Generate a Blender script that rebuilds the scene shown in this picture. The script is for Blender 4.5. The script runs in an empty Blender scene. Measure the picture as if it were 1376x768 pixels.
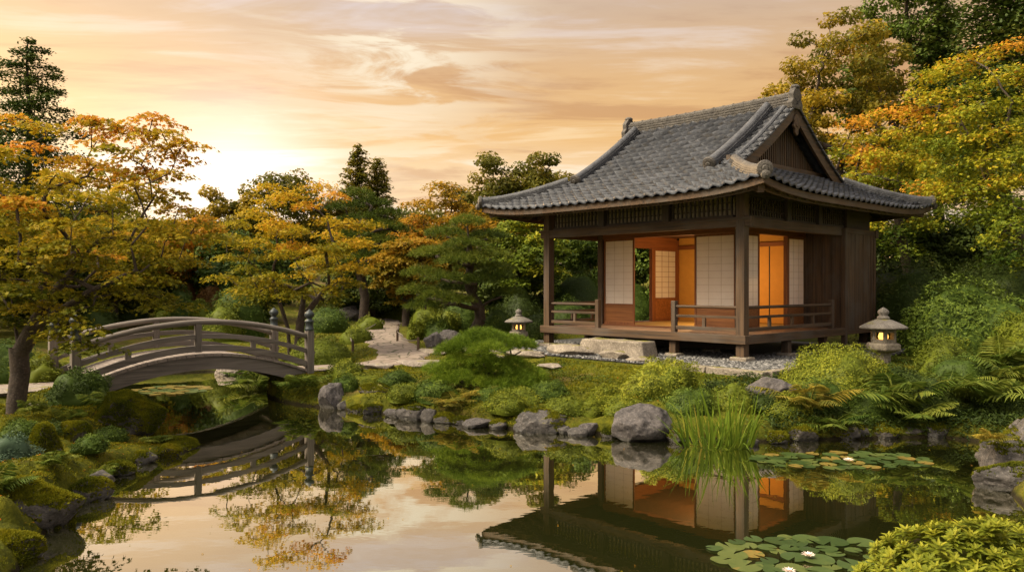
import bpy, math, random
import numpy as np
from mathutils import Vector, Matrix

R = math.radians
rng = np.random.default_rng(7)
random.seed(7)
scene = bpy.context.scene
col = scene.collection

# ------------------------------------------------------------------ camera
F_PX, CX, CY, EYE = 1060.0, 688.0, 383.5, 2.2
cam_d = bpy.data.cameras.new('camera')
cam_d.sensor_width = 36.0
cam_d.lens = F_PX / 1376 * 36.0
cam_d.clip_start = 0.05
cam_d.clip_end = 2000
cam = bpy.data.objects.new('camera', cam_d)
col.objects.link(cam)
cam.location = (0, 0, EYE)
cam.rotation_euler = (R(90), 0, 0)
scene.camera = cam

# ------------------------------------------------------------------ exposure
scene.view_settings.view_transform = 'Standard'
scene.view_settings.look = 'None'
scene.view_settings.exposure = 0.0
scene.view_settings.gamma = 1.0
scene.view_settings.use_curve_mapping = False
scene.render.engine = 'CYCLES'
cy = scene.cycles
cy.max_bounces = 7
cy.diffuse_bounces = 2
cy.glossy_bounces = 3
cy.transmission_bounces = 4
cy.transparent_max_bounces = 6
cy.caustics_reflective = False
cy.caustics_refractive = False
cy.sample_clamp_indirect = 6.0
cy.use_denoising = True

# ------------------------------------------------------------------ sky and sun
SUN_AZ, SUN_EL = -36.0, 12.0
world = bpy.data.worlds.new('World')
scene.world = world
world.use_nodes = True


class NT:
    """small node tree helper"""
    def __init__(s, tree):
        s.t = tree
        s.n = tree.nodes
        s.l = tree.links

    def node(s, typ, **kw):
        n = s.n.new(typ)
        for k, v in kw.items():
            setattr(n, k, v)
        return n

    def put(s, sock, v):
        if isinstance(v, bpy.types.NodeSocket):
            s.l.new(v, sock)
        elif v is not None:
            if isinstance(v, (tuple, list)) and len(v) == 3 and sock.type == 'RGBA':
                v = (*v, 1)
            sock.default_value = v

    def math(s, op, a, b=None, clamp=False):
        n = s.node('ShaderNodeMath', operation=op, use_clamp=clamp)
        s.put(n.inputs[0], a)
        if b is not None:
            s.put(n.inputs[1], b)
        return n.outputs[0]

    def mix(s, fac, a, b, mode='MIX'):
        n = s.node('ShaderNodeMix', data_type='RGBA', blend_type=mode)
        s.put(n.inputs[0], fac)
        s.put(n.inputs[6], a)
        s.put(n.inputs[7], b)
        return n.outputs[2]

    def ramp(s, fac, stops, interp='LINEAR'):
        n = s.node('ShaderNodeValToRGB')
        cr = n.color_ramp
        cr.interpolation = interp
        while len(cr.elements) < len(stops):
            cr.elements.new(0.5)
        for e, (p, c) in zip(cr.elements, stops):
            e.position = p
            e.color = (*c, 1) if len(c) == 3 else c
        s.put(n.inputs[0], fac)
        return n.outputs[0]

    def smooth(s, v, a, b, c=0.0, d=1.0):
        n = s.node('ShaderNodeMapRange', interpolation_type='SMOOTHSTEP')
        s.put(n.inputs[0], v)
        for i, x in enumerate((a, b, c, d)):
            n.inputs[i + 1].default_value = x
        return n.outputs[0]

    def noise(s, vec, scale, detail=4, rough=0.55, dist=0.0):
        n = s.node('ShaderNodeTexNoise')
        s.put(n.inputs['Vector'], vec)
        n.inputs['Scale'].default_value = scale
        n.inputs['Detail'].default_value = detail
        n.inputs['Roughness'].default_value = rough
        n.inputs['Distortion'].default_value = dist
        return n.outputs[0]

    def mapping(s, vec, scale=(1, 1, 1), loc=(0, 0, 0), rot=(0, 0, 0)):
        n = s.node('ShaderNodeMapping')
        s.put(n.inputs[0], vec)
        n.inputs[1].default_value = loc
        n.inputs[2].default_value = rot
        n.inputs[3].default_value = scale
        return n.outputs[0]


def sky_world():
    world.node_tree.nodes.clear()
    w = NT(world.node_tree)
    out = w.node('ShaderNodeOutputWorld')
    tc = w.node('ShaderNodeTexCoord')
    sep = w.node('ShaderNodeSeparateXYZ')
    w.l.new(tc.outputs['Generated'], sep.inputs[0])
    x, y, z = sep.outputs
    zc = w.math('MAXIMUM', z, 0.0)
    # clear sky behind the clouds
    sky = w.node('ShaderNodeTexSky', sky_type='NISHITA')
    sky.sun_disc = False
    sky.sun_elevation = R(SUN_EL)
    sky.sun_rotation = R(SUN_AZ)
    sky.dust_density = 3.0
    bg_sky = w.node('ShaderNodeBackground')
    w.l.new(sky.outputs[0], bg_sky.inputs[0])
    bg_sky.inputs[1].default_value = 0.12
    # the high cloud sheet, lit by the low sun
    wav = w.math('ADD', zc, w.math('MULTIPLY', w.math('SUBTRACT', w.noise(w.mapping(tc.outputs['Generated'], (2.2, 2.2, 5)), 1.0, 3, 0.5, 0.5), 0.5), 0.07))
    front = w.ramp(wav, [(0.0, (0.98, 0.64, 0.31)), (0.10, (0.98, 0.69, 0.40)), (0.150, (0.96, 0.66, 0.36)), (0.185, (0.88, 0.52, 0.20)), (0.25, (0.80, 0.49, 0.225)),
                         (0.34, (0.66, 0.475, 0.335)), (0.62, (0.95, 0.82, 0.70)), (1.0, (1.15, 1.1, 1.05))])
    back = w.ramp(zc, [(0.0, (0.80, 0.66, 0.53)), (0.35, (0.85, 0.74, 0.62)), (0.7, (0.9, 0.84, 0.78)), (1.0, (1.15, 1.1, 1.05))])
    base = w.mix(w.smooth(y, 0.35, -0.5), front, back)
    den = w.math('ADD', zc, 0.10)
    comb = w.node('ShaderNodeCombineXYZ')
    w.l.new(w.math('DIVIDE', x, den), comb.inputs[0])
    w.l.new(w.math('DIVIDE', y, den), comb.inputs[1])
    big = w.noise(w.mapping(comb.outputs[0], (0.45, 1.2, 1), (3.1, 1.7, 0), (0, 0, R(-42))), 1.0, 6, 0.62, 1.3)
    fine = w.noise(w.mapping(comb.outputs[0], (0.9, 3.6, 1), (0.3, 5.2, 0), (0, 0, R(-34))), 1.6, 7, 0.62, 0.9)
    st = w.math('ADD', w.math('MULTIPLY', big, 0.78), w.math('MULTIPLY', fine, 0.22))
    light = w.smooth(st, 0.50, 0.60)
    dark = w.smooth(st, 0.50, 0.38)
    c = w.mix(w.math('MULTIPLY', light, 0.9), base, w.mix(1.0, base, (1.12, 1.32, 1.8), 'MULTIPLY'), 'MIX')
    c = w.mix(w.math('MULTIPLY', dark, 0.8), c, w.mix(1.0, c, (0.76, 0.67, 0.67), 'MULTIPLY'))
    # glow round the sun behind the trees
    def glow(px, py, k, colour, amt, c):
        d = Vector(((px - CX) / F_PX, 1, (CY - py) / F_PX)).normalized()
        dp = w.node('ShaderNodeVectorMath', operation='DOT_PRODUCT')
        w.l.new(tc.outputs['Generated'], dp.inputs[0])
        dp.inputs[1].default_value = d
        g = w.math('POWER', w.math('MAXIMUM', dp.outputs['Value'], 0.0), k)
        return w.mix(w.math('MULTIPLY', g, amt), c, colour, 'ADD')
    c = glow(228, 262, 130, (0.55, 0.58, 0.62), 0.60, c)
    c = glow(345, 228, 260, (0.5, 0.58, 0.72), 0.60, c)
    c = glow(250, 250, 9, (0.26, 0.18, 0.13), 0.22, c)
    # a feathered bright wisp high in the middle of the view
    wc = w.mapping(tc.outputs['Generated'], (3.2, 1.0, 17.0), (0.3, 0.0, 0.7), (0, R(27), 0))
    wn = w.smooth(w.noise(wc, 1.6, 7, 0.62, 1.2), 0.44, 0.60)
    dq = w.node('ShaderNodeVectorMath', operation='DOT_PRODUCT')
    w.l.new(tc.outputs['Generated'], dq.inputs[0])
    dq.inputs[1].default_value = Vector(((535 - CX) / F_PX, 1, (CY - 50) / F_PX)).normalized()
    wm = w.math('POWER', w.math('MAXIMUM', dq.outputs['Value'], 0.0), 130)
    c = w.mix(w.math('MULTIPLY', w.math('MULTIPLY', wn, wm), 1.0), c, (1.02, 0.88, 0.66))
    # key light added to the unseen sky, high on the left behind the viewer
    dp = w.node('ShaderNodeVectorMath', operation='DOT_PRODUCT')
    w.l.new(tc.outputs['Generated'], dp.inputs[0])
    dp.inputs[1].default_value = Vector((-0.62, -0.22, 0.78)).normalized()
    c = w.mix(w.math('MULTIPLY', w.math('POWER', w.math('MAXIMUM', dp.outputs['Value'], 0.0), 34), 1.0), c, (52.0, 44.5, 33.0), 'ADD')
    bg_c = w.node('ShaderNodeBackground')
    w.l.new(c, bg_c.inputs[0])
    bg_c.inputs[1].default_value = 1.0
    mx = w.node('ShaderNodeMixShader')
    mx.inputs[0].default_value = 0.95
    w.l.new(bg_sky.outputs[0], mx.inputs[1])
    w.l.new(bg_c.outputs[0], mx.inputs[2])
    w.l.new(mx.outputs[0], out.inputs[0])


sky_world()
sun_d = bpy.data.lights.new('sun', 'SUN')
sun_d.energy = 4.0
sun_d.angle = R(3.0)
sun_d.color = (1.0, 0.66, 0.34)
sun = bpy.data.objects.new('sun', sun_d)
col.objects.link(sun)
sd = Vector((math.sin(R(SUN_AZ)) * math.cos(R(SUN_EL)), math.cos(R(SUN_AZ)) * math.cos(R(SUN_EL)), math.sin(R(SUN_EL))))
sun.rotation_euler = sd.to_track_quat('Z', 'Y').to_euler()
sun.location = sd * 60

# ------------------------------------------------------------------ numeric helpers


def hash3(ix, iy, iz, seed):
    h = (ix * 374761393 + iy * 668265263 + iz * 2147483647 + seed * 974634777) & 0xFFFFFFFF
    h = ((h ^ (h >> 13)) * 1274126177) & 0xFFFFFFFF
    h = h ^ (h >> 16)
    return (h & 0xFFFF) / 65535.0


def vnoise(p, seed=0):
    p = np.asarray(p, float)
    f = np.floor(p).astype(np.int64)
    t = p - f
    t = t * t * (3 - 2 * t)
    o = 0
    for dx in (0, 1):
        wx = t[..., 0] if dx else 1 - t[..., 0]
        for dy in (0, 1):
            wy = t[..., 1] if dy else 1 - t[..., 1]
            for dz in (0, 1):
                wz = t[..., 2] if dz else 1 - t[..., 2]
                o = o + wx * wy * wz * hash3(f[..., 0] + dx, f[..., 1] + dy, f[..., 2] + dz, seed)
    return o * 2 - 1


def fbm(p, octv=3, seed=0):
    o, a = 0, 1.0
    for k in range(octv):
        o = o + a * vnoise(np.asarray(p) * (2 ** k) + 17.3 * k, seed + k)
        a *= 0.5
    return o


def sstep(a, b, v):
    t = np.clip((v - a) / (b - a), 0, 1)
    return t * t * (3 - 2 * t)


def unit(v):
    v = np.asarray(v, float)
    return v / np.maximum(np.linalg.norm(v, axis=-1, keepdims=True), 1e-9)


# ------------------------------------------------------------------ objects


def tag(o, label=None, cat=None, group=None, kind=None):
    if label: o['label'] = label
    if cat: o['category'] = cat
    if group: o['group'] = group
    if kind: o['kind'] = kind
    return o


def thing(name, label, cat, loc=(0, 0, 0), rotz=0.0, group=None):
    o = bpy.data.objects.new(name, None)
    o.empty_display_size = 0.2
    col.objects.link(o)
    o.location = loc
    o.rotation_euler = (0, 0, rotz)
    return tag(o, label, cat, group)


def raw_mesh(name, V, Fs, tint=None, smooth=False):
    """V (n,3); Fs a list of int arrays (m,k); tint per face, in order"""
    me = bpy.data.meshes.new(name)
    V = np.asarray(V, np.float32).reshape(-1, 3)
    Fs = [np.asarray(f, np.int32) for f in Fs if len(f)]
    me.vertices.add(len(V))
    me.vertices.foreach_set('co', V.ravel())
    tot = np.concatenate([np.full(len(f), f.shape[1], np.int32) for f in Fs])
    loops = np.concatenate([f.ravel() for f in Fs])
    start = np.concatenate([[0], np.cumsum(tot)[:-1]]).astype(np.int32)
    me.loops.add(len(loops))
    me.loops.foreach_set('vertex_index', loops)
    me.polygons.add(len(tot))
    me.polygons.foreach_set('loop_start', start)
    me.polygons.foreach_set('loop_total', tot)
    if smooth:
        me.polygons.foreach_set('use_smooth', np.ones(len(tot), bool))
    if tint is not None:
        a = me.attributes.new('tint', 'FLOAT', 'FACE')
        a.data.foreach_set('value', np.asarray(tint, np.float32))
    me.update(calc_edges=True)
    return me


def link(name, me, mat, parent=None, loc=None):
    o = bpy.data.objects.new(name, me)
    col.objects.link(o)
    if mat is not None:
        me.materials.clear()
        me.materials.append(mat)
    if parent is not None:
        o.parent = parent
    if loc is not None:
        o.location = loc
    return o


def copy_thing(o, label=None, loc=None, rotz=None, scale=None, group=None, mats=None):
    c = o.copy()
    col.objects.link(c)
    for ch in list(o.children):
        d = ch.copy()
        col.objects.link(d)
        d.parent = c
        if mats and ch.name.split('.')[0] in mats:
            d.material_slots[0].link = 'OBJECT'
            d.material_slots[0].material = mats[ch.name.split('.')[0]]
    if label: c['label'] = label
    if group: c['group'] = group
    if loc is not None: c.location = loc
    if rotz is not None: c.rotation_euler = (0, 0, rotz)
    if scale is not None: c.scale = scale if hasattr(scale, '__len__') else (scale,) * 3
    return c


class MB:
    """collects shapes for ONE mesh"""
    def __init__(s):
        s.v = []
        s.f = []

    def add(s, vs, fs):
        b = len(s.v)
        s.v.extend([tuple(v) for v in vs])
        s.f.extend([tuple(i + b for i in f) for f in fs])

    def box(s, lo, hi, M=None):
        x0, y0, z0 = lo
        x1, y1, z1 = hi
        vs = [(x0, y0, z0), (x1, y0, z0), (x1, y1, z0), (x0, y1, z0), (x0, y0, z1), (x1, y0, z1), (x1, y1, z1), (x0, y1, z1)]
        if M is not None:
            vs = [M @ Vector(v) for v in vs]
        s.add(vs, [(3, 2, 1, 0), (4, 5, 6, 7), (0, 1, 5, 4), (1, 2, 6, 5), (2, 3, 7, 6), (3, 0, 4, 7)])
        return s

    def sweep(s, pts, prof, up=(0, 0, 1), caps=True):
        """prof: closed list of (side, up) carried along pts"""
        pts = [Vector(p) for p in pts]
        up = Vector(up)
        n, m = len(pts), len(prof)
        vs = []
        for i, p in enumerate(pts):
            t = (pts[min(i + 1, n - 1)] - pts[max(i - 1, 0)]).normalized()
            side = t.cross(up).normalized()
            u = side.cross(t).normalized()
            for a, b in prof:
                vs.append(p + side * a + u * b)
        fs = []
        for i in range(n - 1):
            for j in range(m):
                k = (j + 1) % m
                fs.append((i * m + j, i * m + k, (i + 1) * m + k, (i + 1) * m + j))
        if caps:
            fs.append(tuple(reversed(range(m))))
            fs.append(tuple((n - 1) * m + j for j in range(m)))
        s.add(vs, fs)
        return s

    def tube(s, pts, rad, n=8):
        pts = [Vector(p) for p in pts]
        if not hasattr(rad, '__len__'):
            rad = [rad] * len(pts)
        vs, fs = [], []
        for i, p in enumerate(pts):
            t = (pts[min(i + 1, len(pts) - 1)] - pts[max(i - 1, 0)]).normalized()
            a = t.cross(Vector((0.13, 0.31, 1)) if abs(t.z) < 0.93 else Vector((1, 0.2, 0))).normalized()
            b = t.cross(a)
            for j in range(n):
                an = 2 * math.pi * j / n
                vs.append(p + (a * math.cos(an) + b * math.sin(an)) * rad[i])
        for i in range(len(pts) - 1):
            for j in range(n):
                k = (j + 1) % n
                fs.append((i * n + j, i * n + k, (i + 1) * n + k, (i + 1) * n + j))
        fs.append(tuple(reversed(range(n))))
        fs.append(tuple((len(pts) - 1) * n + j for j in range(n)))
        s.add(vs, fs)
        return s

    def lathe(s, prof, n=16, c=(0, 0, 0), rot=0.0):
        vs, fs = [], []
        for r, z in prof:
            for j in range(n):
                an = 2 * math.pi * j / n + rot
                vs.append((c[0] + r * math.cos(an), c[1] + r * math.sin(an), c[2] + z))
        for i in range(len(prof) - 1):
            for j in range(n):
                k = (j + 1) % n
                fs.append((i * n + j, i * n + k, (i + 1) * n + k, (i + 1) * n + j))
        fs.append(tuple(reversed(range(n))))
        fs.append(tuple((len(prof) - 1) * n + j for j in range(n)))
        s.add(vs, fs)
        return s

    def build(s, name, mat, parent=None, bevel=0.0, smooth=False, loc=None):
        me = bpy.data.meshes.new(name)
        me.from_pydata(s.v, [], s.f)
        if smooth:
            me.polygons.foreach_set('use_smooth', [True] * len(me.polygons))
        me.update()
        o = link(name, me, mat, parent, loc)
        if bevel:
            b = o.modifiers.new('bevel', 'BEVEL')
            b.width = bevel
            b.segments = 2
            b.limit_method = 'ANGLE'
        return o


# ------------------------------------------------------------------ materials


def mat_new(name):
    m = bpy.data.materials.new(name)
    m.use_nodes = True
    t = NT(m.node_tree)
    t.bsdf = t.n.get('Principled BSDF')
    t.out = t.n.get('Material Output')
    tc = t.node('ShaderNodeTexCoord')
    t.obj = tc.outputs['Object']
    return m, t


def bump(t, h, strength=0.3, dist=0.02):
    b = t.node('ShaderNodeBump')
    b.inputs['Strength'].default_value = strength
    b.inputs['Distance'].default_value = dist
    t.put(b.inputs['Height'], h)
    t.l.new(b.outputs[0], t.bsdf.inputs['Normal'])


def m_leaf(name, stops, trans=0.4, rough=0.55, spec=0.12):
    m, t = mat_new(name)
    at = t.node('ShaderNodeAttribute', attribute_name='tint')
    c = t.ramp(at.outputs['Fac'], [(p, tuple(min(.9, x * 1.25) for x in k)) for p, k in stops])
    t.l.new(c, t.bsdf.inputs['Base Color'])
    t.bsdf.inputs['Roughness'].default_value = rough
    t.bsdf.inputs['Specular IOR Level'].default_value = spec
    tr = t.node('ShaderNodeBsdfTranslucent')
    t.l.new(t.mix(0.35, c, (0.9, 0.75, 0.1), 'MULTIPLY') if False else c, tr.inputs[0])
    mx = t.node('ShaderNodeMixShader')
    mx.inputs[0].default_value = trans
    t.l.new(t.bsdf.outputs[0], mx.inputs[1])
    t.l.new(tr.outputs[0], mx.inputs[2])
    t.l.new(mx.outputs[0], t.out.inputs[0])
    return m


def m_wood(name, c1, c2, axis='z', scale=1.0, rough=0.7, worn=0.45):
    m, t = mat_new(name)
    k = {'x': (0.6, 14, 14), 'y': (14, 0.6, 14), 'z': (14, 14, 0.6)}[axis]
    v = t.mapping(t.obj, tuple(a * scale for a in k))
    g = t.noise(v, 1.5, 5, 0.6, 0.3)
    b = t.noise(t.obj, 1.3, 3)
    c = t.ramp(g, [(0.3, c1), (0.7, c2)])
    grey = tuple(sum(c2) / 3 * f for f in (1.35, 1.15, .95))
    c = t.mix(t.math('MULTIPLY', t.smooth(t.math('ADD', t.math('MULTIPLY', b, 0.6), t.math('MULTIPLY', t.noise(t.mapping(t.obj, tuple(a * scale * .22 for a in k)), 1.5, 3), 0.4)), 0.45, 0.62), worn), c, grey)
    t.l.new(c, t.bsdf.inputs['Base Color'])
    t.bsdf.inputs['Roughness'].default_value = rough
    bump(t, g, 0.35, 0.008)
    return m


def m_stone(name, c1, c2, moss=0.0, mosscol=((0.06, 0.07, 0.008), (0.20, 0.17, 0.015)), scale=3.0, rough=0.85):
    m, t = mat_new(name)
    n1 = t.noise(t.obj, scale, 6, 0.65, 0.3)
    n2 = t.noise(t.obj, scale * 7, 4, 0.7)
    c = t.ramp(n1, [(0.3, c1), (0.68, c2)])
    c = t.mix(t.math('MULTIPLY', t.smooth(n2, 0.52, 0.72), 0.55), c, tuple(min(1, x * 1.9 + 0.03) for x in c2))
    c = t.mix(t.math('MULTIPLY', t.smooth(n2, 0.48, 0.3), 0.6), c, tuple(x * 0.4 for x in c1))
    if moss > 0:
        ge = t.node('ShaderNodeNewGeometry')
        sp = t.node('ShaderNodeSeparateXYZ')
        t.l.new(ge.outputs['Normal'], sp.inputs[0])
        mk = t.math('ADD', t.math('MULTIPLY', sp.outputs[2], 0.6), t.noise(t.obj, 2.2, 5, 0.6))
        f = t.smooth(mk, 1.2 - moss * 0.6, 1.32 - moss * 0.6)
        c = t.mix(f, c, t.ramp(t.noise(t.obj, 9, 5, 0.7), [(0.3, mosscol[0]), (0.7, mosscol[1])]))
    if 'rock' in name:
        gp = t.node('ShaderNodeNewGeometry')
        ps = t.node('ShaderNodeSeparateXYZ')
        t.l.new(gp.outputs['Position'], ps.inputs[0])
        wet = t.smooth(t.math('ADD', ps.outputs[2], t.math('MULTIPLY', n1, -0.06)), 0.045, 0.0)
        c = t.mix(wet, c, t.mix(1.0, c, (0.35, 0.33, 0.28), 'MULTIPLY'))
        t.put(t.bsdf.inputs['Roughness'], t.smooth(wet, 0.0, 1.0, rough, 0.3))
    else:
        t.bsdf.inputs['Roughness'].default_value = rough
    t.l.new(c, t.bsdf.inputs['Base Color'])
    h = t.math('ADD', n1, t.math('MULTIPLY', n2, 0.35))
    bump(t, h, 0.7, 0.05)
    return m


def m_plain(name, c, rough=0.7, emit=None, estr=1.0, var=0.15, metal=0.0):
    m, t = mat_new(name)
    n = t.noise(t.obj, 6, 4, 0.6)
    t.l.new(t.ramp(n, [(0.25, tuple(x * (1 - var) for x in c)), (0.75, tuple(min(1, x * (1 + var)) for x in c))]), t.bsdf.inputs['Base Color'])
    t.bsdf.inputs['Roughness'].default_value = rough
    t.bsdf.inputs['Metallic'].default_value = metal
    if emit:
        t.bsdf.inputs['Emission Color'].default_value = (*emit, 1)
        t.bsdf.inputs['Emission Strength'].default_value = estr
    return m


M = {}
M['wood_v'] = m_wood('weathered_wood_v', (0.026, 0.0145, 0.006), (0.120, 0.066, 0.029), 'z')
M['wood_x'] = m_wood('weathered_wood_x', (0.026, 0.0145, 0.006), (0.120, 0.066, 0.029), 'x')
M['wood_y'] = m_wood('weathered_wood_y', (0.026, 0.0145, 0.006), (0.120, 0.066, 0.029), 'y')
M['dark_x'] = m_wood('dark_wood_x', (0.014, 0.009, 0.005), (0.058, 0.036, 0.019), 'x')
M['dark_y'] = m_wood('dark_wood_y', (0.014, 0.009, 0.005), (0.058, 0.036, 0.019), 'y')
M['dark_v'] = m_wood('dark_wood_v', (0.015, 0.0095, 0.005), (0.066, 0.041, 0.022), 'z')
M['red_x'] = m_wood('red_wood_x', (0.13, 0.042, 0.012), (0.27, 0.095, 0.028), 'x', worn=0.0)
M['red_y'] = m_wood('red_wood_y', (0.13, 0.042, 0.012), (0.27, 0.095, 0.028), 'y', worn=0.0)
M['red_v'] = m_wood('red_wood_v', (0.13, 0.042, 0.012), (0.27, 0.095, 0.028), 'z', worn=0.0)
M['koshi'] = m_wood('door_skirt_wood', (0.16, 0.055, 0.014), (0.33, 0.13, 0.038), 'y', worn=0.0, rough=0.5)
M['deckwood'] = m_wood('deck_boards', (0.17, 0.088, 0.045), (0.32, 0.18, 0.10), 'y', worn=0.2, rough=0.45)
M['bridge_x'] = m_wood('bridge_wood_x', (0.055, 0.044, 0.035), (0.195, 0.162, 0.132), 'x', worn=0.3)
M['bridge_y'] = m_wood('bridge_wood_y', (0.11, 0.085, 0.068), (0.25, 0.20, 0.165), 'y', worn=0.3)
M['bridge_v'] = m_wood('bridge_wood_v', (0.055, 0.044, 0.035), (0.195, 0.162, 0.132), 'z', worn=0.3)
M['bronze'] = m_plain('bronze_patina', (0.028, 0.036, 0.038), 0.5, metal=0.3, var=0.3)
M['plaster'] = m_plain('ochre_plaster', (0.52, 0.28, 0.06), 0.9, var=0.08)
M['fusuma'] = m_plain('ochre_paper', (0.62, 0.30, 0.045), 0.7, var=0.06)
M['tatami'] = m_wood('tatami', (0.36, 0.24, 0.07), (0.52, 0.36, 0.12), 'y', worn=0.0)
M['ceiling'] = m_wood('ceiling_boards', (0.06, 0.025, 0.010), (0.11, 0.05, 0.02), 'x', worn=0.0)
M['muntin'] = m_plain('pale_muntin', (0.60, 0.53, 0.44), 0.8)
M['infill'] = m_plain('transom_infill', (0.42, 0.34, 0.23), 0.9)


def m_paper():
    m, t = mat_new('shoji_paper')
    t.l.new(t.ramp(t.noise(t.obj, 3, 3), [(0.3, (0.80, 0.76, 0.70)), (0.7, (0.88, 0.84, 0.79))]), t.bsdf.inputs['Base Color'])
    t.bsdf.inputs['Roughness'].default_value = 0.9
    tr = t.node('ShaderNodeBsdfTranslucent')
    tr.inputs[0].default_value = (0.8, 0.74, 0.65, 1)
    mx = t.node('ShaderNodeMixShader')
    mx.inputs[0].default_value = 0.38
    t.l.new(t.bsdf.outputs[0], mx.inputs[1])
    t.l.new(tr.outputs[0], mx.inputs[2])
    t.l.new(mx.outputs[0], t.out.inputs[0])
    return m


M['paper'] = m_paper()


def m_tile():
    m, t = mat_new('roof_tile')
    at = t.node('ShaderNodeAttribute', attribute_name='tint')
    c = t.ramp(at.outputs['Fac'], [(0.0, (0.022, 0.024, 0.030)), (0.5, (0.043, 0.047, 0.058)), (1.0, (0.086, 0.091, 0.107))])
    n = t.noise(t.obj, 5, 6, 0.65)
    c = t.mix(t.math('MULTIPLY', t.smooth(n, 0.5, 0.72), 0.5), c, (0.070, 0.056, 0.038))
    n2 = t.noise(t.obj, 38, 3, 0.6)
    c = t.mix(t.math('MULTIPLY', t.smooth(n2, 0.56, 0.7), 0.35), c, (0.16, 0.155, 0.15))
    t.l.new(c, t.bsdf.inputs['Base Color'])
    t.bsdf.inputs['Roughness'].default_value = 0.5
    t.bsdf.inputs['Specular IOR Level'].default_value = 0.25
    bump(t, n2, 0.25, 0.01)
    return m


M['tile'] = m_tile()
M['ridge'] = m_stone('ridge_tile', (0.032, 0.027, 0.022), (0.090, 0.078, 0.064), 0.0, scale=4, rough=0.65)
M['ridge_grey'] = m_stone('ridge_tile_grey', (0.030, 0.031, 0.035), (0.085, 0.086, 0.092), 0.0, scale=4, rough=0.6)
M['granite'] = m_stone('granite', (0.13, 0.105, 0.078), (0.29, 0.245, 0.19), 0.25, scale=4)
M['lantern'] = m_stone('lantern_stone', (0.12, 0.10, 0.075), (0.27, 0.23, 0.175), 0.25, scale=5)
M['lantern_dark'] = m_stone('lantern_roof_stone', (0.085, 0.075, 0.065), (0.19, 0.17, 0.145), 0.15, scale=6)
M['rock'] = m_stone('pond_rock', (0.022, 0.020, 0.018), (0.092, 0.080, 0.071), 0.22, scale=4.5)
M['rock_bare'] = m_stone('bare_rock', (0.024, 0.021, 0.020), (0.110, 0.095, 0.089), 0.0, scale=4.5)
M['rock_moss'] = m_stone('mossy_rock', (0.026, 0.022, 0.018), (0.09, 0.078, 0.066), 0.45, scale=4.5)
M['slab'] = m_stone('path_slab', (0.14, 0.115, 0.092), (0.28, 0.235, 0.19), 0.12, scale=3)
M['pebble'] = m_plain('pebble', (0.26, 0.25, 0.24), 0.7, var=0.5)
M['bark'] = m_stone('bark', (0.024, 0.016, 0.010), (0.075, 0.052, 0.036), 0.12, scale=6)
M['bark_pale'] = m_stone('bark_pale', (0.06, 0.042, 0.026), (0.15, 0.11, 0.075), 0.15, scale=6)
M['glow'] = m_plain('lantern_glow', (0.9, 0.6, 0.2), 0.8, (1.0, 0.50, 0.10), 2.6, var=0.02)
M['soil'] = m_plain('dark_core', (0.018, 0.022, 0.006), 0.95)

GREEN = [(0, (0.014, 0.028, 0.004)), (0.5, (0.052, 0.082, 0.010)), (1, (0.135, 0.175, 0.020))]
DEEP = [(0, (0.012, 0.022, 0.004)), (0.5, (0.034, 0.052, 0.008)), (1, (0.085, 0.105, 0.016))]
LIME = [(0, (0.050, 0.068, 0.006)), (0.5, (0.125, 0.145, 0.012)), (1, (0.26, 0.25, 0.022))]
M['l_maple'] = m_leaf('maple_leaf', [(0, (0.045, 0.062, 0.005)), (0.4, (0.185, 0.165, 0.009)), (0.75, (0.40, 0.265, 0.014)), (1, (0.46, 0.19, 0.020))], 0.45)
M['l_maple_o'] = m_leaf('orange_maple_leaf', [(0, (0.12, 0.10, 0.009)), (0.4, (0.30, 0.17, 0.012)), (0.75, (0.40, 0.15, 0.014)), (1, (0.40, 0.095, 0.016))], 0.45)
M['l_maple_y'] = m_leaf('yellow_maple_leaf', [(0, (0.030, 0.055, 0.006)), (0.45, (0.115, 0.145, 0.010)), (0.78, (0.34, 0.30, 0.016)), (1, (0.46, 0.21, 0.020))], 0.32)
M['l_olive'] = m_leaf('olive_leaf', [(0, (0.026, 0.034, 0.005)), (0.5, (0.105, 0.098, 0.010)), (1, (0.30, 0.20, 0.014))], 0.4)
M['l_green'] = m_leaf('green_leaf', GREEN, 0.18)
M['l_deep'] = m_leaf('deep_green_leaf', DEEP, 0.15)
M['l_lime'] = m_leaf('lime_leaf', LIME, 0.35)
M['l_azalea'] = m_leaf('azalea_leaf', [(0, (0.034, 0.048, 0.005)), (0.5, (0.105, 0.125, 0.010)), (1, (0.25, 0.245, 0.020))], 0.18)
M['l_bronze'] = m_leaf('bronze_leaf', [(0, (0.050, 0.026, 0.009)), (0.5, (0.11, 0.055, 0.014)), (1, (0.19, 0.095, 0.022))], 0.3)
M['l_blue'] = m_leaf('bluegreen_leaf', [(0, (0.028, 0.050, 0.026)), (0.5, (0.068, 0.105, 0.060)), (1, (0.17, 0.21, 0.145))], 0.25)
M['l_pine'] = m_leaf('pine_needle', [(0, (0.022, 0.036, 0.005)), (0.5, (0.064, 0.090, 0.010)), (1, (0.15, 0.165, 0.018))], 0.25)
M['l_pine_b'] = m_leaf('bright_pine_needle', [(0, (0.040, 0.072, 0.007)), (0.5, (0.11, 0.165, 0.013)), (1, (0.23, 0.28, 0.024))], 0.3)
M['l_conifer'] = m_leaf('conifer_leaf', [(0, (0.016, 0.022, 0.006)), (0.5, (0.040, 0.046, 0.011)), (1, (0.085, 0.078, 0.016))], 0.2)
M['l_conifer_g'] = m_leaf('green_conifer_leaf', [(0, (0.018, 0.034, 0.006)), (0.5, (0.048, 0.072, 0.012)), (1, (0.12, 0.12, 0.018))], 0.2)
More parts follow.
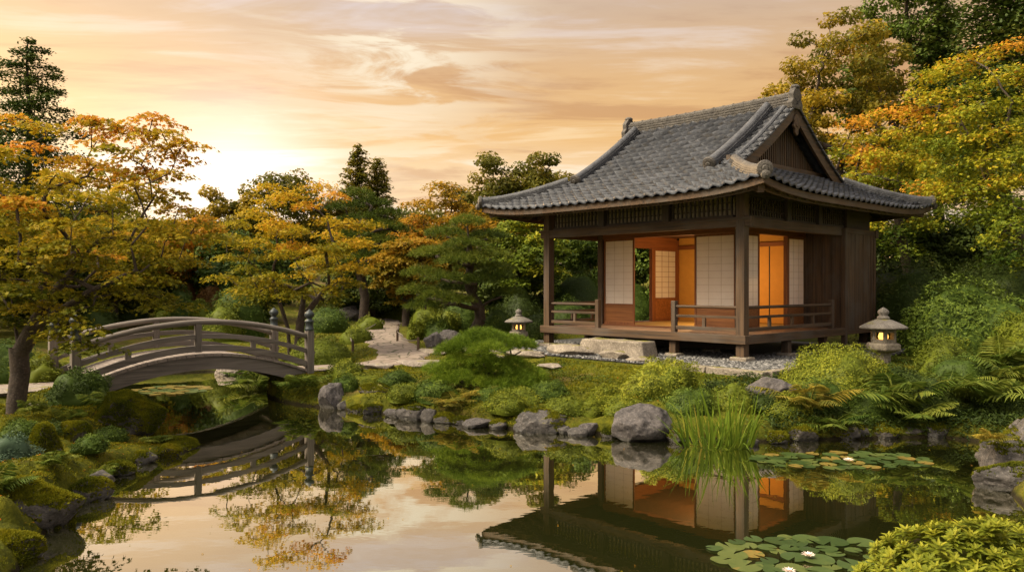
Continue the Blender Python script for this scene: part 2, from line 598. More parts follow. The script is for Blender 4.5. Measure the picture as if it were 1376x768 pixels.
M['l_fern'] = m_leaf('fern_leaf', [(0, (0.026, 0.052, 0.006)), (0.5, (0.070, 0.105, 0.013)), (1, (0.19, 0.20, 0.03))], 0.35)
M['l_fern_y'] = m_leaf('yellow_fern_leaf', [(0, (0.055, 0.062, 0.010)), (0.5, (0.13, 0.125, 0.018)), (1, (0.30, 0.22, 0.03))], 0.35)
M['l_iris'] = m_leaf('iris_leaf', [(0, (0.048, 0.085, 0.008)), (0.5, (0.12, 0.175, 0.015)), (0.9, (0.26, 0.28, 0.03)), (1, (0.42, 0.30, 0.06))], 0.4)
M['l_moss'] = m_leaf('moss_blade', [(0, (0.018, 0.026, 0.003)), (0.25, (0.050, 0.062, 0.004)), (0.5, (0.115, 0.118, 0.006)), (0.78, (0.20, 0.175, 0.009)), (1, (0.17, 0.095, 0.014))], 0.3, 0.8)
M['pad'] = m_leaf('lily_pad_leaf', [(0, (0.020, 0.038, 0.009)), (0.5, (0.042, 0.068, 0.016)), (0.85, (0.085, 0.10, 0.024)), (1, (0.19, 0.12, 0.025))], 0.1, 0.3, 0.5)
M['petal'] = m_plain('lily_petal', (0.80, 0.66, 0.58), 0.6)


def m_ground():
    m, t = mat_new('moss_ground')
    n1 = t.noise(t.obj, 0.55, 5, 0.6, 0.4)
    n2 = t.noise(t.obj, 4.5, 6, 0.7, 0.2)
    n3 = t.noise(t.obj, 26, 4, 0.7)
    c = t.ramp(n2, [(0.28, (0.022, 0.028, 0.004)), (0.48, (0.068, 0.072, 0.006)), (0.68, (0.135, 0.125, 0.009))])
    c = t.mix(t.smooth(n1, 0.52, 0.70), c, t.ramp(n2, [(0.3, (0.060, 0.040, 0.014)), (0.7, (0.15, 0.105, 0.035))]))
    c = t.mix(t.smooth(n1, 0.46, 0.30), c, t.ramp(n3, [(0.3, (0.022, 0.034, 0.004)), (0.7, (0.085, 0.10, 0.008))]))
    sz = t.node('ShaderNodeSeparateXYZ')
    t.l.new(t.obj, sz.inputs[0])
    c = t.mix(t.smooth(t.math('ADD', sz.outputs[2], t.math('MULTIPLY', n2, -0.10)), 0.025, -0.03), c, (0.020, 0.016, 0.008))
    t.l.new(c, t.bsdf.inputs['Base Color'])
    t.bsdf.inputs['Roughness'].default_value = 0.95
    t.bsdf.inputs['Specular IOR Level'].default_value = 0.1
    bump(t, t.math('ADD', n2, t.math('MULTIPLY', n3, 0.5)), 0.9, 0.05)
    return m


def m_path():
    m, t = mat_new('path_stone')
    v = t.node('ShaderNodeTexVoronoi', feature='DISTANCE_TO_EDGE')
    w = t.mapping(t.obj, (2.9, 1.7, 2.9))
    t.l.new(t.mix(0.12, w, t.node('ShaderNodeTexNoise').outputs[1]) if False else w, v.inputs['Vector'])
    v.inputs['Scale'].default_value = 1.0
    v2 = t.node('ShaderNodeTexVoronoi')
    t.l.new(w, v2.inputs['Vector'])
    v2.inputs['Scale'].default_value = 1.0
    n = t.noise(t.obj, 7, 6, 0.7)
    sp = t.node('ShaderNodeSeparateColor')
    t.l.new(v2.outputs['Color'], sp.inputs[0])
    c = t.ramp(n, [(0.3, (0.14, 0.105, 0.08)), (0.7, (0.27, 0.21, 0.165))])
    c = t.mix(0.35, c, t.ramp(sp.outputs[0], [(0, (0.12, 0.09, 0.07)), (1, (0.31, 0.25, 0.20))]))
    c = t.mix(t.smooth(v.outputs['Distance'], 0.055, 0.012), c, (0.055, 0.050, 0.022))
    t.l.new(c, t.bsdf.inputs['Base Color'])
    t.bsdf.inputs['Roughness'].default_value = 0.85
    h = t.math('ADD', t.smooth(v.outputs['Distance'], 0.0, 0.06), t.math('MULTIPLY', n, 0.4))
    bump(t, h, 0.6, 0.03)
    return m


def m_water():
    m, t = mat_new('pond_water')
    t.n.remove(t.bsdf)
    n1 = t.noise(t.mapping(t.obj, (1, 1.6, 1)), 1.6, 3, 0.5)
    n2 = t.noise(t.mapping(t.obj, (1, 2.2, 1)), 7, 2, 0.5)
    b = t.node('ShaderNodeBump')
    b.inputs['Strength'].default_value = 0.016
    b.inputs['Distance'].default_value = 0.05
    t.put(b.inputs['Height'], t.math('ADD', n1, t.math('MULTIPLY', n2, 0.12)))
    gl = t.node('ShaderNodeBsdfGlossy')
    gl.inputs['Roughness'].default_value = 0.0
    gl.inputs['Color'].default_value = (0.95, 0.92, 0.84, 1)
    t.l.new(b.outputs[0], gl.inputs['Normal'])
    df = t.node('ShaderNodeBsdfDiffuse')
    df.inputs[0].default_value = (0.024, 0.027, 0.007, 1)
    lw = t.node('ShaderNodeFresnel')
    lw.inputs[0].default_value = 1.33
    f = t.node('ShaderNodeMapRange')
    t.l.new(lw.outputs[0], f.inputs[0])
    for i, x in enumerate((0.02, 0.30, 0.52, 0.90)):
        f.inputs[i + 1].default_value = x
    mx = t.node('ShaderNodeMixShader')
    t.l.new(f.outputs[0], mx.inputs[0])
    t.l.new(df.outputs[0], mx.inputs[1])
    t.l.new(gl.outputs[0], mx.inputs[2])
    t.l.new(mx.outputs[0], t.out.inputs[0])
    return m


M['ground'] = m_ground()
M['path'] = m_path()
M['water'] = m_water()

# ------------------------------------------------------------------ terrain
POND = np.array([(-2.6, 3.4), (-3.5, 5.2), (-3.85, 6.2), (-4.15, 7.0), (-4.4, 7.9), (-4.62, 8.6), (-4.78, 9.3), (-4.55, 10.0), (-4.3, 10.55), (-4.45, 10.9), (-5.15, 11.2),
                 (-5.75, 11.9), (-6.25, 12.9), (-7.2, 14.3), (-8.6, 15.6), (-9.6, 17.4), (-9.2, 19.4), (-7.8, 20.3), (-6.4, 19.6),
                 (-5.7, 18.2), (-5.2, 16.9), (-4.85, 15.8), (-4.4, 15.0), (-3.8, 14.5), (-3.0, 14.05), (-1.8, 13.35), (-0.7, 12.6),
                 (0.2, 12.0), (1.4, 11.65), (2.4, 11.25), (3.6, 11.15), (4.6, 11.3), (6.2, 11.5), (7.2, 10.6), (7.0, 9.6), (6.0, 8.9),
                 (5.3, 8.4), (5.0, 7.6), (4.1, 6.6), (3.0, 5.5), (2.3, 4.4), (1.6, 2.8), (-0.5, 2.4)])
BR_NR, BR_NL = np.array((-4.0, 15.5)), np.array((-7.06, 12.8))
BD = unit(BR_NR - BR_NL)
BN = np.array((-BD[1], BD[0]))
BW = 1.6
BR_FR, BR_FL = BR_NR + BN * BW, BR_NL + BN * BW
PC = np.array((4.65, 15.8))
PU, PV = np.array((-0.682, 0.7315)), np.array((0.7315, 0.682))
PZ = 0.68


def seg_dist(P, a, b):
    ab = b - a
    t = np.clip(((P - a) @ ab) / (ab @ ab), 0, 1)
    return np.linalg.norm(P - (a + t[..., None] * ab), axis=-1)


def pond_sd(P):
    """signed distance, positive on land"""
    P = np.asarray(P, float)
    d = np.full(P.shape[:-1], 1e9)
    ins = np.zeros(P.shape[:-1], bool)
    n = len(POND)
    for i in range(n):
        a, b = POND[i], POND[(i + 1) % n]
        d = np.minimum(d, seg_dist(P, a, b))
        c = ((a[1] > P[..., 1]) != (b[1] > P[..., 1]))
        xx = (b[0] - a[0]) * (P[..., 1] - a[1]) / (b[1] - a[1] + 1e-12) + a[0]
        ins ^= c & (P[..., 0] < xx)
    return np.where(ins, -d, d)


PATH = [(-4.35, 16.1, 0.65), (-3.7, 16.4, 0.55), (-2.95, 16.9, 0.62), (-2.55, 18.2, 0.66), (-2.9, 20.2, 0.64), (-3.7, 23.0, 0.66), (-4.5, 26.5, 0.72), (-4.9, 30.0, 0.75), (-5.6, 33.0, 0.75), (-7.0, 34.6, 0.7)]
PATH2 = [(-7.45, 13.75, 0.75), (-8.3, 13.0, 0.7), (-9.6, 12.3, 0.7), (-11.5, 11.7, 0.7), (-14, 11.3, 0.8)]


def path_sd(P, path):
    d = np.full(P.shape[:-1], 1e9)
    for (x0, y0, w0), (x1, y1, w1) in zip(path[:-1], path[1:]):
        d = np.minimum(d, seg_dist(P, np.array((x0, y0)), np.array((x1, y1))) - (w0 + w1) / 2)
    return d


def pav_local(P):
    q = P - PC
    return q @ PV, q @ PU


_mr = np.random.default_rng(77)
MOUNDS = []
for _ in range(120):
    _y = _mr.uniform(5.2, 12.6)
    _x = _mr.uniform(-7.4, -4.3)
    _r = _mr.uniform(.14, .36)
    MOUNDS.append((_x, _y, _r, _r * _mr.uniform(.45, .85)))
for _ in range(110):
    _t = _mr.uniform(0, 1)
    MOUNDS.append((-4.2 + 9.0 * _t + _mr.normal(0, .3), 14.4 - 3.4 * min(1, _t * 1.7) + abs(_mr.normal(0, .9)), _mr.uniform(.14, .40), _mr.uniform(.04, .15)))
MOUNDS = np.array(MOUNDS)


def mounds(x, y, d):
    mo = np.zeros_like(x)
    near_ = (x > -9) & (x < 6.5) & (y > 4) & (y < 17) & (d > 0)
    if near_.any():
        xn, yn = x[near_], y[near_]
        acc = np.zeros(len(xn))
        wob = 1 + .25 * fbm(np.stack([xn * 3, yn * 3, 0 * xn], -1), 2, 31)
        for mx_, my_, mr_, mh_ in MOUNDS:
            q_ = ((xn - mx_) ** 2 + (yn - my_) ** 2) / (mr_ * wob) ** 2
            acc = np.maximum(acc, mh_ * np.sqrt(np.clip(1 - q_, 0, 1)))
        mo[near_] = acc
    return mo


def gz(x, y):
    """ground height"""
    x = np.asarray(x, float)
    y = np.asarray(y, float)
    P = np.stack([x, y], -1)
    d = pond_sd(P)
    P3 = np.stack([x, y, 0 * x], -1)
    nz = fbm(P3 * 0.9, 2, 3)
    nf = fbm(P3 * 2.6, 3, 9)
    lump = 1 - np.abs(fbm(P3 * 1.5 + 40, 2, 21))
    dd = np.maximum(d, 0)
    left = sstep(-3.0, -4.0, x) * sstep(14.5, 12.0, y)
    z = 0.14 * (1 - np.exp(-dd / 0.06)) + 0.36 * (1 - np.exp(-dd / (1.5 - 0.9 * left))) + 0.17 * sstep(2, 6, dd)
    z = z + (0.05 * nz + (0.03 + 0.02 * left) * nf) * sstep(0.0, 0.4, dd)
    mo = mounds(x, y, d)
    tip2 = np.exp(-(((x + 4.75) / .8) ** 2 + ((y - 10.75) / .8) ** 2))
    z = z * (1 - .35 * left * sstep(0.1, .6, dd)) + mo * (.35 + .65 * sstep(0.0, 0.25, dd)) * (1 - .7 * tip2)
    tip_ = np.exp(-(((x + 4.75) / .75) ** 2 + ((y - 10.75) / .75) ** 2))
    z = z * (1 - .80 * tip_)
    hill = np.clip(y - 24, 0, 60) * (0.012 + 0.035 * sstep(-6, -12, x) + 0.03 * sstep(3, 12, x))
    hill = hill + np.clip(y - 36, 0, 200) * 0.02 + np.clip(x - 9, 0, 12) * 0.10 + np.clip(-x - 11, 0, 12) * 0.05
    z = z + hill
    for a, b in ((BR_NR, BR_FR), (BR_NL, BR_FL)):
        z = np.maximum(z, 0.47 - 1.5 * np.maximum(0, seg_dist(P, a, b) - 0.30))
    u = np.maximum(sstep(0.5, -0.2, path_sd(P, PATH)), sstep(0.5, -0.2, path_sd(P, PATH2)))
    zs = 0.50 + 0.17 * sstep(1.5, 6, dd) + hill
    z = z * (1 - u) + zs * u
    px, py = pav_local(P)
    k = sstep(-2.5, -1.8, px) * sstep(9.0, 7.5, px) * sstep(-2.2, -1.4, py) * sstep(8.0, 7.0, py)
    z = z * (1 - k) + (PZ - 0.03) * k
    return np.where(d < 0, -0.55 * (1 - np.exp(np.minimum(d, 0) / 0.35)) - 0.02, z)


def g1(x, y):
    return float(gz(np.array([x]), np.array([y]))[0])


def at(px, D):
    return (px - CX) / F_PX * D


xs = np.concatenate([[-400, -250, -150, -90, -60], np.arange(-45, -13, 1.0), np.arange(-13, -7.6, 0.085), np.arange(-7.6, -3.6, .045), np.arange(-3.6, 13, 0.085), np.arange(13, 46, 1.0), [60, 90, 150, 250, 400]])
ys = np.concatenate([[-80, -40, -20, -10, -4, 0, 1, 2], np.arange(3, 6, 0.085), np.arange(6, 12.6, 0.05), np.arange(12.6, 24, 0.085), np.arange(24, 40, 0.5), np.arange(40, 80, 3.0), [100, 150, 250, 400]])
GX, GY = np.meshgrid(xs, ys)
GZ = gz(GX, GY)
ny, nx = GX.shape
idx = np.arange(nx * ny).reshape(ny, nx)
quads = np.stack([idx[:-1, :-1], idx[:-1, 1:], idx[1:, 1:], idx[1:, :-1]], -1).reshape(-1, 4)
ground = link('ground', raw_mesh('ground', np.stack([GX, GY, GZ], -1), [quads], smooth=True), M['ground'])
tag(ground, 'mossy yellow green garden ground around the pond', 'ground', kind='structure')

wv = np.array([(-14, 1.5, 0), (11, 1.5, 0), (11, 22.5, 0), (-14, 22.5, 0)], float)
water = link('pond_water', raw_mesh('pond_water', wv, [np.array([[0, 1, 2, 3]])]), M['water'])
tag(water, 'still dark pond water mirroring the sunset sky', 'water', kind='structure')


def spline(pts, n):
    pts = np.asarray(pts, float)
    P = np.vstack([2 * pts[0] - pts[1], pts, 2 * pts[-1] - pts[-2]])
    out = []
    for i in range(1, len(P) - 2):
        for t in np.linspace(0, 1, n, endpoint=False):
            a, b, c, d = P[i - 1], P[i], P[i + 1], P[i + 2]
            out.append(0.5 * ((2 * b) + (c - a) * t + (2 * a - 5 * b + 4 * c - d) * t * t + (3 * b - a - 3 * c + d) * t ** 3))
    out.append(pts[-1])
    return np.array(out)


def ribbon(name, path, mat, label):
    s = spline(path, 14)
    t = np.gradient(s[:, :2], axis=0)
    t = unit(t)
    nrm = np.stack([-t[:, 1], t[:, 0]], -1)
    k = 13
    lat = np.linspace(-1, 1, k)
    wob = 1 + 0.16 * np.stack([vnoise(np.stack([s[:, 0] * 1.7, s[:, 1] * 1.7, 0 * s[:, 0] + sd_], -1), 5) for sd_ in (0.0, 9.0)], -1)
    V = np.zeros((len(s), k, 3))
    for j, l in enumerate(lat):
        w = s[:, 2] * l * (wob[:, 0] if l < 0 else wob[:, 1])
        V[:, j, :2] = s[:, :2] + nrm * w[:, None]
    V[..., 2] = gz(V[..., 0], V[..., 1]) + 0.03
    V[:, 0, 2] -= 0.08
    V[:, -1, 2] -= 0.08
    ix = np.arange(len(s) * k).reshape(len(s), k)
    q = np.stack([ix[:-1, :-1], ix[:-1, 1:], ix[1:, 1:], ix[1:, :-1]], -1).reshape(-1, 4)
    o = link(name, raw_mesh(name, V, [q], smooth=True), mat)
    return tag(o, label, 'path', kind='structure')


ribbon('path', PATH, M['path'], 'winding flagstone path leading back into the garden')
ribbon('path', PATH2, M['path'], 'flagstone path reaching the left end of the bridge')

# ------------------------------------------------------------------ leaves
TPL = {
    'quad': (np.array([(-.5, 0, 0), (0, -.30, .07), (.5, 0, 0), (0, .30, .07)]), np.array([[0, 1, 2, 3]])),
    'ellip': (np.array([(0, 0, 0), (.35, .17, .05), (.72, .13, .03), (1, 0, -.06), (.72, -.13, .03), (.35, -.17, .05)]), np.array([[0, 3, 2, 1], [0, 5, 4, 3]])),
    'blade': (np.array([(0, -.5, 0), (0, .5, 0), (1, 0, 0)]), np.array([[0, 1, 2]])),
}


def _maple(angs, rads):
    v, f = [], []
    for a, r in zip(angs, rads):
        a = R(a)
        b = len(v)
        v += [(-.12, 0, 0), (.24 * r * math.cos(a - .42) * 2, .24 * r * math.sin(a - .42) * 2, .02), (r * math.cos(a), r * math.sin(a), -.06), (.24 * r * math.cos(a + .42) * 2, .24 * r * math.sin(a + .42) * 2, .02)]
        f.append([b, b + 1, b + 2, b + 3])
    return np.array(v), np.array(f)


TPL['maple5'] = _maple((0, 48, -48, 100, -100), (.60, .54, .54, .38, .38))
TPL['maple3'] = _maple((0, 62, -62), (.58, .52, .52))


def leaf_geo(C, N, size, tint, kind, r, T=None, width=None):
    tv, tf = TPL[kind]
    n = len(C)
    C = np.asarray(C, float)
    N = unit(N)
    if T is None:
        T = r.normal(size=(n, 3))
    T = unit(T - N * np.sum(T * N, -1, keepdims=True)) if width is None else unit(T)
    B = unit(np.cross(N, T))
    s = np.broadcast_to(np.asarray(size, float), (n,))[:, None, None]
    w = s if width is None else np.broadcast_to(np.asarray(width, float), (n,))[:, None, None]
    V = C[:, None] + s * tv[None, :, 0:1] * T[:, None] + w * tv[None, :, 1:2] * B[:, None] + s * tv[None, :, 2:3] * N[:, None]
    Fc = (tf[None] + (np.arange(n) * len(tv))[:, None, None]).reshape(-1, tf.shape[1])
    return V.reshape(-1, 3), Fc, np.repeat(tint, len(tf))


class Geo:
    def __init__(s):
        s.V, s.F, s.T, s.n = [], [], [], 0

    def add(s, V, F, T):
        s.V.append(V)
        s.F.append(F + s.n)
        s.T.append(T)
        s.n += len(V)

    def build(s, name, mat, parent=None, loc=None):
        by = {}
        for f, t in zip(s.F, s.T):
            by.setdefault(f.shape[1], []).append((f, t))
        Fs, Ts = [], []
        for k, l in by.items():
            Fs.append(np.concatenate([a for a, _ in l]))
            Ts.append(np.concatenate([np.broadcast_to(b, (len(a),)) for a, b in l]))
        return link(name, raw_mesh(name, np.concatenate(s.V), Fs, np.clip(np.concatenate(Ts), 0, 1)), mat, parent, loc)


def skeleton(trunks, clusters, r, tip=0.010, power=2.2, wig=0.06, updraw=0.5):
    """trunks: list of polylines [(x,y,z)...]; clusters (n,3) -> nodes, parents, radii"""
    P, par = [], []
    for tr in trunks:
        for i, p in enumerate(tr):
            P.append(np.array(p, float))
            par.append(-1 if i == 0 else len(P) - 2)
            if i == 0 and len(P) > 1:
                dj = np.linalg.norm(np.array(P[:-1]) - P[-1], axis=1)
                if dj.min() < 0.35 and p[2] > 0:
                    par[-1] = int(np.argmin(dj))
    ntr = len(P)
    ends = []
    base = np.mean([tr[-1] for tr in trunks], axis=0)
    order = np.argsort(np.linalg.norm(clusters - base, axis=1))
    for ci in order:
        c = clusters[ci]
        A = np.array(P)
        dv = c - A
        dist = np.linalg.norm(dv, axis=1)
        cost = dist + np.maximum(0, A[:, 2] - c[2] + 0.05) * 1.5 + np.maximum(0, 0.4 - (np.arange(len(A)) >= 0) * 0.4)
        first = np.array([q == -1 for q in par])
        cost[first] += 5
        j = int(np.argmin(cost))
        a = P[j]
        L = dist[j]
        m = max(2, int(L / 0.35))
        prev = j
        for k in range(1, m + 1):
            t = k / m
            q = a + (c - a) * t
            q[2] += updraw * 0.18 * L * math.sin(math.pi * t)
            if k < m:
                q = q + r.normal(size=3) * wig * min(L, 1.0)
            P.append(q)
            par.append(prev)
            prev = len(P) - 1
        ends.append(prev)
    n = len(P)
    acc = np.zeros(n)
    for e in ends:
        acc[e] = max(acc[e], tip ** power)
    for i in range(n - 1, -1, -1):
        if acc[i] == 0:
            acc[i] = (tip * 0.8) ** power
        if par[i] >= 0:
            acc[par[i]] += acc[i]
    return np.array(P), par, acc ** (1 / power)


def wood_mesh(P, par, rad, sides=6):
    V, F = [], []
    P = np.array(P)
    n = 0
    an = np.linspace(0, 2 * np.pi, sides, endpoint=False)
    for i in range(len(P)):
        j = par[i]
        if j < 0:
            continue
        t = unit(P[i] - P[j])
        g = unit(P[j] - P[par[j]]) if par[j] >= 0 else t
        ring = []
        for p, rr, tt in ((P[j], min(rad[j], rad[i] * 1.6), unit(t + g) if np.dot(t, g) > 0.3 else t), (P[i], rad[i], t)):
            a = unit(np.cross(tt, (0.31, 0.93, 0.21)))
            b = np.cross(tt, a)
            ring.append(p + rr * (np.cos(an)[:, None] * a + np.sin(an)[:, None] * b))
        V += ring
        q = np.arange(sides)
        k = (q + 1) % sides
        F.append(np.stack([n + q, n + k, n + sides + k, n + sides + q], -1))
        n += 2 * sides
    return np.concatenate(V), [np.concatenate(F)]


def tree(name, label, loc, trunks, clusters, crad, mat, r, kind='maple', leaf='quad', lsize=0.1, per=100, bark='bark', group=None,
         tip=0.012, flat=0.22, power=2.2, tints=None, tbase=0.45, tvar=0.22, ttop=0.25, rmin=None, sides=6, wig=0.06):
    """loc = foot of the tree; trunks, clusters in local coordinates"""
    root = thing(name, label, 'tree', loc, 0, group)
    clusters = np.asarray(clusters, float)
    P, par, rad = skeleton(trunks, clusters, r, tip, power, wig)
    if rmin:
        rad = rmin * (rad / rad.max()) ** 1.75
        rad = np.maximum(rad, tip * 0.7)
    V, F = wood_mesh(P, par, rad, sides)
    link('trunk', raw_mesh('trunk', V, F, smooth=True), M[bark], root)
    g = Geo()
    n = len(clusters)
    zmin, zmax = clusters[:, 2].min(), clusters[:, 2].max()
    cr = np.broadcast_to(np.asarray(crad, float), (n,))
    cnt = np.maximum(6, (per * (cr / cr.mean()) ** 2 * r.uniform(0.75, 1.25, n)).astype(int))
    ci = np.repeat(np.arange(n), cnt)
    m = len(ci)
    rr = cr[ci]
    if kind == 'maple':
        q = np.sqrt(r.uniform(0, 1, m))
        a = r.uniform(0, 2 * np.pi, m)
        lob = 1 + 0.35 * np.sin(3 * a + ci * 1.7)
        off = np.stack([q * np.cos(a) * rr * lob, q * np.sin(a) * rr * lob, (-0.35 * q ** 2 + 0.12) * rr + r.normal(0, flat * 0.35, m) * rr], -1)
        out = off * np.array([1, 1, 0]) / rr[:, None]
        N = np.stack([out[:, 0] * 0.45, out[:, 1] * 0.45, np.ones(m)], -1) + r.normal(0, 0.45, (m, 3))
    else:
        d = unit(r.normal(size=(m, 3)))
        d[:, 2] = np.where(d[:, 2] < 0, d[:, 2] * 0.55, d[:, 2])
        q = r.uniform(0.25, 1, m) ** 0.5
        off = d * (q * rr)[:, None] * np.array([1, 1, 0.75])
        N = d * 0.7 + np.array([0, 0, 0.5]) + r.normal(0, 0.45, (m, 3))
    C = clusters[ci] + off
    ct = r.normal(0, tvar * 0.6, n) if tints is None else np.asarray(tints)
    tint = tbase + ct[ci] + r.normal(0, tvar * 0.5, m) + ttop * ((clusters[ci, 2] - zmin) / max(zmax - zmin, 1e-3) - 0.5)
    g.add(*leaf_geo(C, N, lsize * r.uniform(0.7, 1.3, m), tint, leaf, r))
    g.build('crown', mat, root)
    return root


def env_points(n, c, rad, r, shell=0.35, mind=0.3, floor=None):
    """points spread through an ellipsoid, more towards its outside"""
    out = []
    tries = 0
    while len(out) < n and tries < n * 60:
        tries += 1
        d = unit(r.normal(size=3))
        q = d * (shell + (1 - shell) * r.uniform() ** 0.5) * np.array(rad) + np.array(c)
        if floor is not None and q[2] < floor:
            continue
        if all(np.linalg.norm((q - o) * (1, 1, 1.6)) > mind for o in out):
            out.append(q)
    return np.array(out)


def trunk_line(r, h, lean=(0, 0), n=6, wob=0.05):
    t = np.linspace(0, 1, n)
    p = np.stack([lean[0] * t + r.normal(0, wob, n) * t, lean[1] * t + r.normal(0, wob, n) * t, h * t], -1)
    p[0] = (0, 0, -0.15)
    return [tuple(q) for q in p]


# ---- pine with flat pads of needles
def needles(C, r, N, length, width, per, tint, up=0.7):
    m = len(C) * per
    ci = np.repeat(np.arange(len(C)), per)
    d = r.normal(size=(m, 3)) * 0.75 + N[ci] * up
    d = unit(d)
    side = unit(np.cross(d, r.normal(size=(m, 3))))
    return leaf_geo(C[ci], side, length * r.uniform(0.7, 1.2, m), tint[ci] + r.normal(0, 0.1, m), 'blade', r, T=d, width=width)


def pine(name, label, loc, trunk, pads, mat, r, length=0.11, width=0.010, tuft=110, per=12, group=None, r0=0.12, up=0.7, bark='bark', tbase=0.5):
    """pads: (x, y, z, radius, height)"""
    root = thing(name, label, 'tree', loc, 0, group)
    pads = np.asarray(pads, float)
    P, par, rad = skeleton([trunk], pads[:, :3] - np.array([0, 0, 0.06]), r, 0.012, 2.2, 0.05, 0.1)
    rad = np.maximum(r0 * (rad / rad[0]) ** 1.25, 0.008)
    V, F = wood_mesh(P, par, rad)
    link('trunk', raw_mesh('trunk', V, F, smooth=True), M[bark], root)
    g = Geo()
    for (x, y, z, pr, ph) in pads:
        k = int(tuft * (pr / pads[:, 3].mean()) ** 2)
        q = np.sqrt(r.uniform(0, 1, k))
        a = r.uniform(0, 2 * np.pi, k)
        lob = 1 + 0.18 * np.sin(4 * a + x * 9) + 0.1 * np.sin(7 * a + z * 5)
        ht = np.sqrt(np.maximum(0, 1 - q ** 2))
        C = np.stack([x + q * np.cos(a) * pr * lob, y + q * np.sin(a) * pr * lob, z + ph * (ht * r.uniform(0.35, 1.0, k) - 0.15)], -1)
        N = unit(np.stack([np.cos(a) * q, np.sin(a) * q, 0.55 + 0 * q], -1))
        g.add(*needles(C, r, N, length, width, per, tbase + r.normal(0, 0.15) + r.normal(0, 0.12, k), up))
    g.build('crown', mat, root)
    return root


def conifer(name, label, loc, h, w, mat, r, group=None, puffy=0.05, lsize=0.2, nb=90, per=60, droop=0.25, bare=0.08, bark='bark'):
    root = thing(name, label, 'tree', loc, 0, group)
    tr = np.array([(0, 0, -0.2)] + [(0.03 * h * 0.2 * math.sin(i), 0.02 * math.cos(i * 2), h * i / 12) for i in range(1, 13)])
    P = [p for p in tr]
    par = [-1] + list(range(12))
    rad = [0.022 * h * (1 - i / 12.6) for i in range(13)]
    g = Geo()
    for b in range(nb):
        t = bare + (1 - bare) * (b + r.uniform()) / nb
        z0 = h * t
        L = w * (1 - t) ** 0.75 * r.uniform(0.55, 1.1) + 0.12
        a = b * 2.399 + r.normal(0, 0.3)
        j = min(12, int(t * 12))
        tip = np.array([math.cos(a) * L, math.sin(a) * L, z0 - droop * L + 0.1 * L * r.normal()])
        mid = np.array([math.cos(a) * L * .5, math.sin(a) * L * .5, z0 - droop * L * .3])
        P += [np.array([0, 0, z0]), mid, tip]
        par += [j, len(P) - 3, len(P) - 2]
        rad += [0.006 * h * (1 - t) + 0.01, 0.012, 0.006]
        k = max(10, int(per * L / w * 1.6))
        s = r.uniform(0.15, 1.05, k)
        C = np.stack([math.cos(a) * L * s, math.sin(a) * L * s, z0 - droop * L * s ** 1.3], -1)
        sp = 0.20 * L * (1.1 - s) + puffy * w
        C += r.normal(size=(k, 3)) * sp[:, None] * np.array([1, 1, 0.45])
        N = r.normal(0, 0.5, (k, 3)) + np.array([0, 0, 1])
        T = np.array([math.cos(a), math.sin(a), -0.4]) + r.normal(0, 0.5, (k, 3))
        g.add(*leaf_geo(C, N, lsize * r.uniform(0.6, 1.3, k), 0.45 + r.normal(0, 0.12) + r.normal(0, 0.14, k), 'quad', r, T=T))
    V, F = wood_mesh(np.array(P), par, rad, 5)
    link('trunk', raw_mesh('trunk', V, F, smooth=True), M[bark], root)
    g.build('crown', mat, root)
    return root


# ---- shrubs
def shrub_geo(r, rx, ry, h, n, lsize, lump=0.12, leaf='ellip', lf=1.6, tbase=0.45, tvar=0.16, depth=0.2, base=-0.15, updir=0.35, puff=0.13, pd=1.0, pk=1.0):
    """a clipped or natural dome of leaves with a dark twig core"""
    g = Geo()
    d = unit(r.normal(size=(n, 3)) + np.array([0, 0, 0.25]))
    d[:, 2] = np.where(d[:, 2] < base, np.abs(d[:, 2]), d[:, 2])
    seed = int(r.integers(1000))
    nz = fbm(d * lf + seed, 2, seed)
    rad = (1 + lump * nz) * (1 - depth * r.uniform(0, 1, n) ** 2)
    S = np.array([rx, ry, h])
    K = max(14, int(pk * rx * ry * 12 / (puff * puff * 12)))
    pc = unit(r.normal(size=(min(K, 150), 3)) + np.array([0, 0, .25]))
    pc[:, 2] = np.where(pc[:, 2] < base, np.abs(pc[:, 2]), pc[:, 2])
    aw = 1.5 * puff / max(rx, ry)
    ang = np.arccos(np.clip(d @ pc.T, -1, 1))
    near = ang.min(1)
    pid = ang.argmin(1)
    rad = rad * (1 - pd * puff / max(rx, ry) * np.minimum(1, near / aw) ** 2)
    pout = unit(d - pc[pid] * .8)
    C = d * rad[:, None] * S
    Nn = unit(d / S) * 0.6 + pout * 0.5 * np.minimum(1, near / aw)[:, None] + r.normal(0, 0.45, (n, 3)) + np.array([0, 0, 0.25])
    T = unit(d / S) * 1.0 + np.array([0, 0, updir]) + r.normal(0, 0.8, (n, 3))
    clump = fbm(d * lf * 3.2 + seed, 2, seed + 3) * .5 + r.normal(0, .6, len(pc))[pid]
    tint = tbase + tvar * 0.9 * clump + r.normal(0, tvar * 0.6, n)
    g.add(*leaf_geo(C, Nn, lsize * r.uniform(0.7, 1.3, n), tint, leaf, r, T=T))
    k = 14
    th, ph = np.meshgrid(np.linspace(0, 2 * np.pi, 2 * k, endpoint=False), np.linspace(-0.35, np.pi / 2, k))
    D = np.stack([np.cos(th) * np.cos(ph), np.sin(th) * np.cos(ph), np.sin(ph)], -1)
    rc = (1 + lump * fbm(D * lf + seed, 2, seed)) * (0.9 - depth * 0.5)
    V = (D * rc[..., None] * S).reshape(-1, 3)
    ix = np.arange(2 * k * k).reshape(k, 2 * k)
    nxt = np.roll(ix, -1, axis=1)
    q = np.stack([ix[:-1], nxt[:-1], nxt[1:], ix[1:]], -1).reshape(-1, 4)
    g.add(V, q, np.full(len(q), 0.30))
    return g


